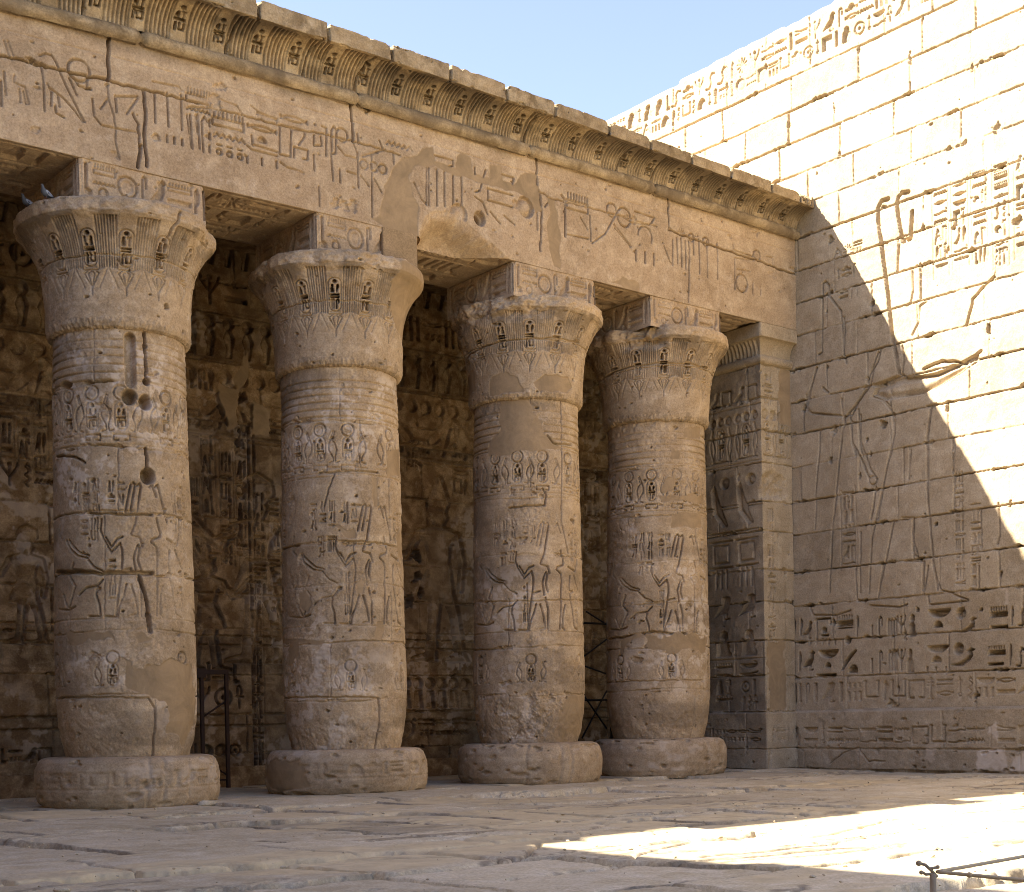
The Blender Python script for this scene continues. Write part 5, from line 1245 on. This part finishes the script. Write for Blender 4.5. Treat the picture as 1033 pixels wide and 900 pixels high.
def pigeon(pos, heading, s, label):
    root = empty('pigeon', pos, label, 'pigeon', 'pigeons on the capital'); root.rotation_euler = (0, 0, heading)
    def ell(c, t, u, w, rx, ry, n=10): return [Vector(c)+Vector(u)*rx*math.cos(2*math.pi*k/n)+Vector(w)*ry*math.sin(2*math.pi*k/n) for k in range(n)]
    # spine from tail tip to beak base, x forward
    sp = [((-.20,0,.115), .004, .028, (1,0,.1)), ((-.15,0,.12), .010, .034, (1,0,.1)), ((-.10,0,.125), .026, .04, (1,0,.2)), ((-.05,0,.135), .052, .058, (1,0,.25)), ((0,0,.15), .066, .066, (1,0,.35)), ((.045,0,.17), .062, .06, (1,0,.7)), ((.07,0,.205), .042, .042, (.4,0,1)),
          ((.08,0,.24), .028, .028, (.2,0,1)), ((.088,0,.262), .027, .027, (.5,0,1)), ((.10,0,.278), .026, .025, (1,0,.6)), ((.122,0,.278), .012, .012, (1,0,-.1))]
    bm = bmesh.new(); rings = []
    for c_, rz, ry, t in sp:
        t = Vector(t).normalized(); side = Vector((0,1,0)); up = t.cross(side)*-1
        rings.append([(Vector(c_)+side*ry*math.cos(2*math.pi*k/12)+up*rz*math.sin(2*math.pi*k/12))*s for k in range(12)])
    loft(bm, rings); o = finish(bm, 'body', PIG, root)
    for e in (-1, 1):
        bm = bmesh.new(); rr = []
        for x, z, a, b in ((-.16,.125,.004,.012), (-.10,.135,.008,.03), (-.03,.15,.010,.045), (.03,.165,.008,.035), (.06,.175,.003,.012)):
            w = .05 if x < .0 else .058
            rr.append([Vector((x*1, e*(w+a*math.cos(2*math.pi*k/8)), z+b*math.sin(2*math.pi*k/8)))*s for k in range(8)])
        loft(bm, rr); finish(bm, 'wing', PIGL, root)
        bm = bmesh.new(); tube(bm, [Vector((.01, e*.025, .10))*s, Vector((.012, e*.025, .012))*s], .006*s, 6)
        for a in (-.5, 0, .5): tube(bm, [Vector((.012, e*.025, .008))*s, Vector((.012+.035*math.cos(a), e*.025+.035*math.sin(a), .005))*s], .004*s, 5)
        finish(bm, 'leg', BEAK, root)
    bm = bmesh.new(); tube(bm, [Vector((.118,0,.277))*s, Vector((.14,0,.273))*s, Vector((.15,0,.268))*s], [.007*s, .005*s, .001*s], 6); finish(bm, 'beak', BEAK, root)
def rim_pt(u, R=1.10):
    best = None
    for k in range(400):
        a = -math.pi+k*math.pi/200; p = np.array([R*math.cos(a), R*math.sin(a), 7.06]); d = p-CAM; px = PW/2+SHX+FOC*(d@CR)/(d@CF)
        if a < -.2 and (best is None or abs(px-u) < best[0]): best = (abs(px-u), p)
    return best[1]
pa = rim_pt(46, 1.12); pb = rim_pt(27, 1.12)
pigeon((float(pa[0]), float(pa[1]), 7.058), rad(-150), .62, 'pigeon standing on the first capital, close to the carved block above it')
pigeon((float(pb[0]), float(pb[1]), 7.058), rad(-165), .6, 'lower pigeon at the far left end of the first capital rim')

IRON = plain('weathered_iron_post', (.33, .26, .165), .75, .0); ROPE = plain('tan_rope', (.43, .335, .20), .9)
def barrier():
    top = on_z(941, 871, .52); gx, gy = float(top[0]), float(top[1])
    root = empty('barrier_post', (gx, gy, 0), 'thin iron barrier post with small round knobs at the bottom right', 'post')
    bm = bmesh.new(); tube(bm, [(0, 0, -.03), (0, 0, .49)], .0095, 10); finish(bm, 'stake', IRON, root)
    f = CR; g = lambda a, b: (f[0]*a, f[1]*a, .5+b)
    bm = bmesh.new(); tube(bm, [g(.012, -.02), g(-.005, .0), g(-.022, .016), g(-.036, .02)], .0048, 8); tube(bm, [g(.0, -.01), g(-.02, -.012), g(-.03, -.006)], .0045, 8); tube(bm, [g(-.012, .004), g(.012, .008)], .0045, 8); finish(bm, 'bent_hook', IRON, root)
    for a, b, r in ((-.041, .021, .0085), (-.034, -.006, .0065), (.014, .009, .006)):
        bm = bmesh.new(); bmesh.ops.create_icosphere(bm, subdivisions=3, radius=r, matrix=Matrix.Translation(g(a, b))); finish(bm, 'knob', IRON, root)
    s = np.array([gx, gy, .495])+CR*.012
    def rope(u1, v1, z1, label, knot):
        e = on_z(u1, v1, z1); d = e-s; e = s+d*1.0; far = e+d*2.2; n = 60; pts = []
        for k in range(n+1):
            t = k/n; p = s+(far-s)*t; pts.append(Vector((p[0], p[1], .495+(z1-.495)*min(1, t*3.2)-.0*math.sin(math.pi*t))))
        bm = bmesh.new(); tube(bm, [p-Vector(s) for p in pts], [.0052+.0007*(k % 2) for k in range(n+1)], 8)
        if knot:
            q = pts[int(n*.13)]-Vector(s); bmesh.ops.create_icosphere(bm, subdivisions=3, radius=.0085, matrix=Matrix.Translation(q))
        o = finish(bm, 'barrier_rope', ROPE); o.location = s; tag(o, label, 'rope', 'ropes tied to the barrier post')
        return far
    fa = rope(1033, 864, .49, 'upper barrier rope rising from the post toward the side wall', False)
    fb = rope(1033, 888, .47, 'lower barrier rope with a knot, running off to the right of the post', True)
barrier()
def stones():
    rng = random.Random(6)
    bm = bmesh.new()
    for _ in range(650):
        x = rng.uniform(-6, 10); y = rng.uniform(-13.5, -1.2); r = rng.uniform(.004, .013)*rng.choice([1, 1, 1, 1, 1.8])
        q = bmesh.ops.create_icosphere(bm, subdivisions=1, radius=r, matrix=Matrix.Translation((x, y, -.03+.012 if y < -2.4 else .006)) @ Matrix.Rotation(rng.uniform(0, 6), 4, 'Z') @ Matrix.Diagonal((1.3, .9, .6, 1)))
        for v in q['verts']: v.co += Vector((rng.uniform(-1, 1), rng.uniform(-1, 1), rng.uniform(-1, 1)))*r*.25
    tag(finish(bm, 'gravel', GROUND, None, False), 'grit and tiny stone chips scattered over the worn paving', 'gravel', None, 'stuff')
    for u, v, r, lab in ((211, 812, .09, 'flat pale loose stone lying by the first column base'), (229, 809, .06, 'small loose stone on the paving right of the flat one'), (62, 897, .035, 'tiny pebble at the bottom left corner of the paving')):
        p = on_z(u, v, 0); bm = bmesh.new(); bmesh.ops.create_icosphere(bm, subdivisions=3, radius=1)
        for q in bm.verts:
            n = 1+.18*math.sin(q.co.x*3+u)+.15*math.sin(q.co.y*4+v)+rng.uniform(-.05, .05); q.co = Vector((q.co.x*1.3*n, q.co.y*n, q.co.z*.5*n+.25))*r
        o = finish(bm, 'loose_stone', GROUND, None, False); o.location = (p[0], p[1], -.015); tag(o, lab, 'stone', 'loose stones on the paving')
stones()
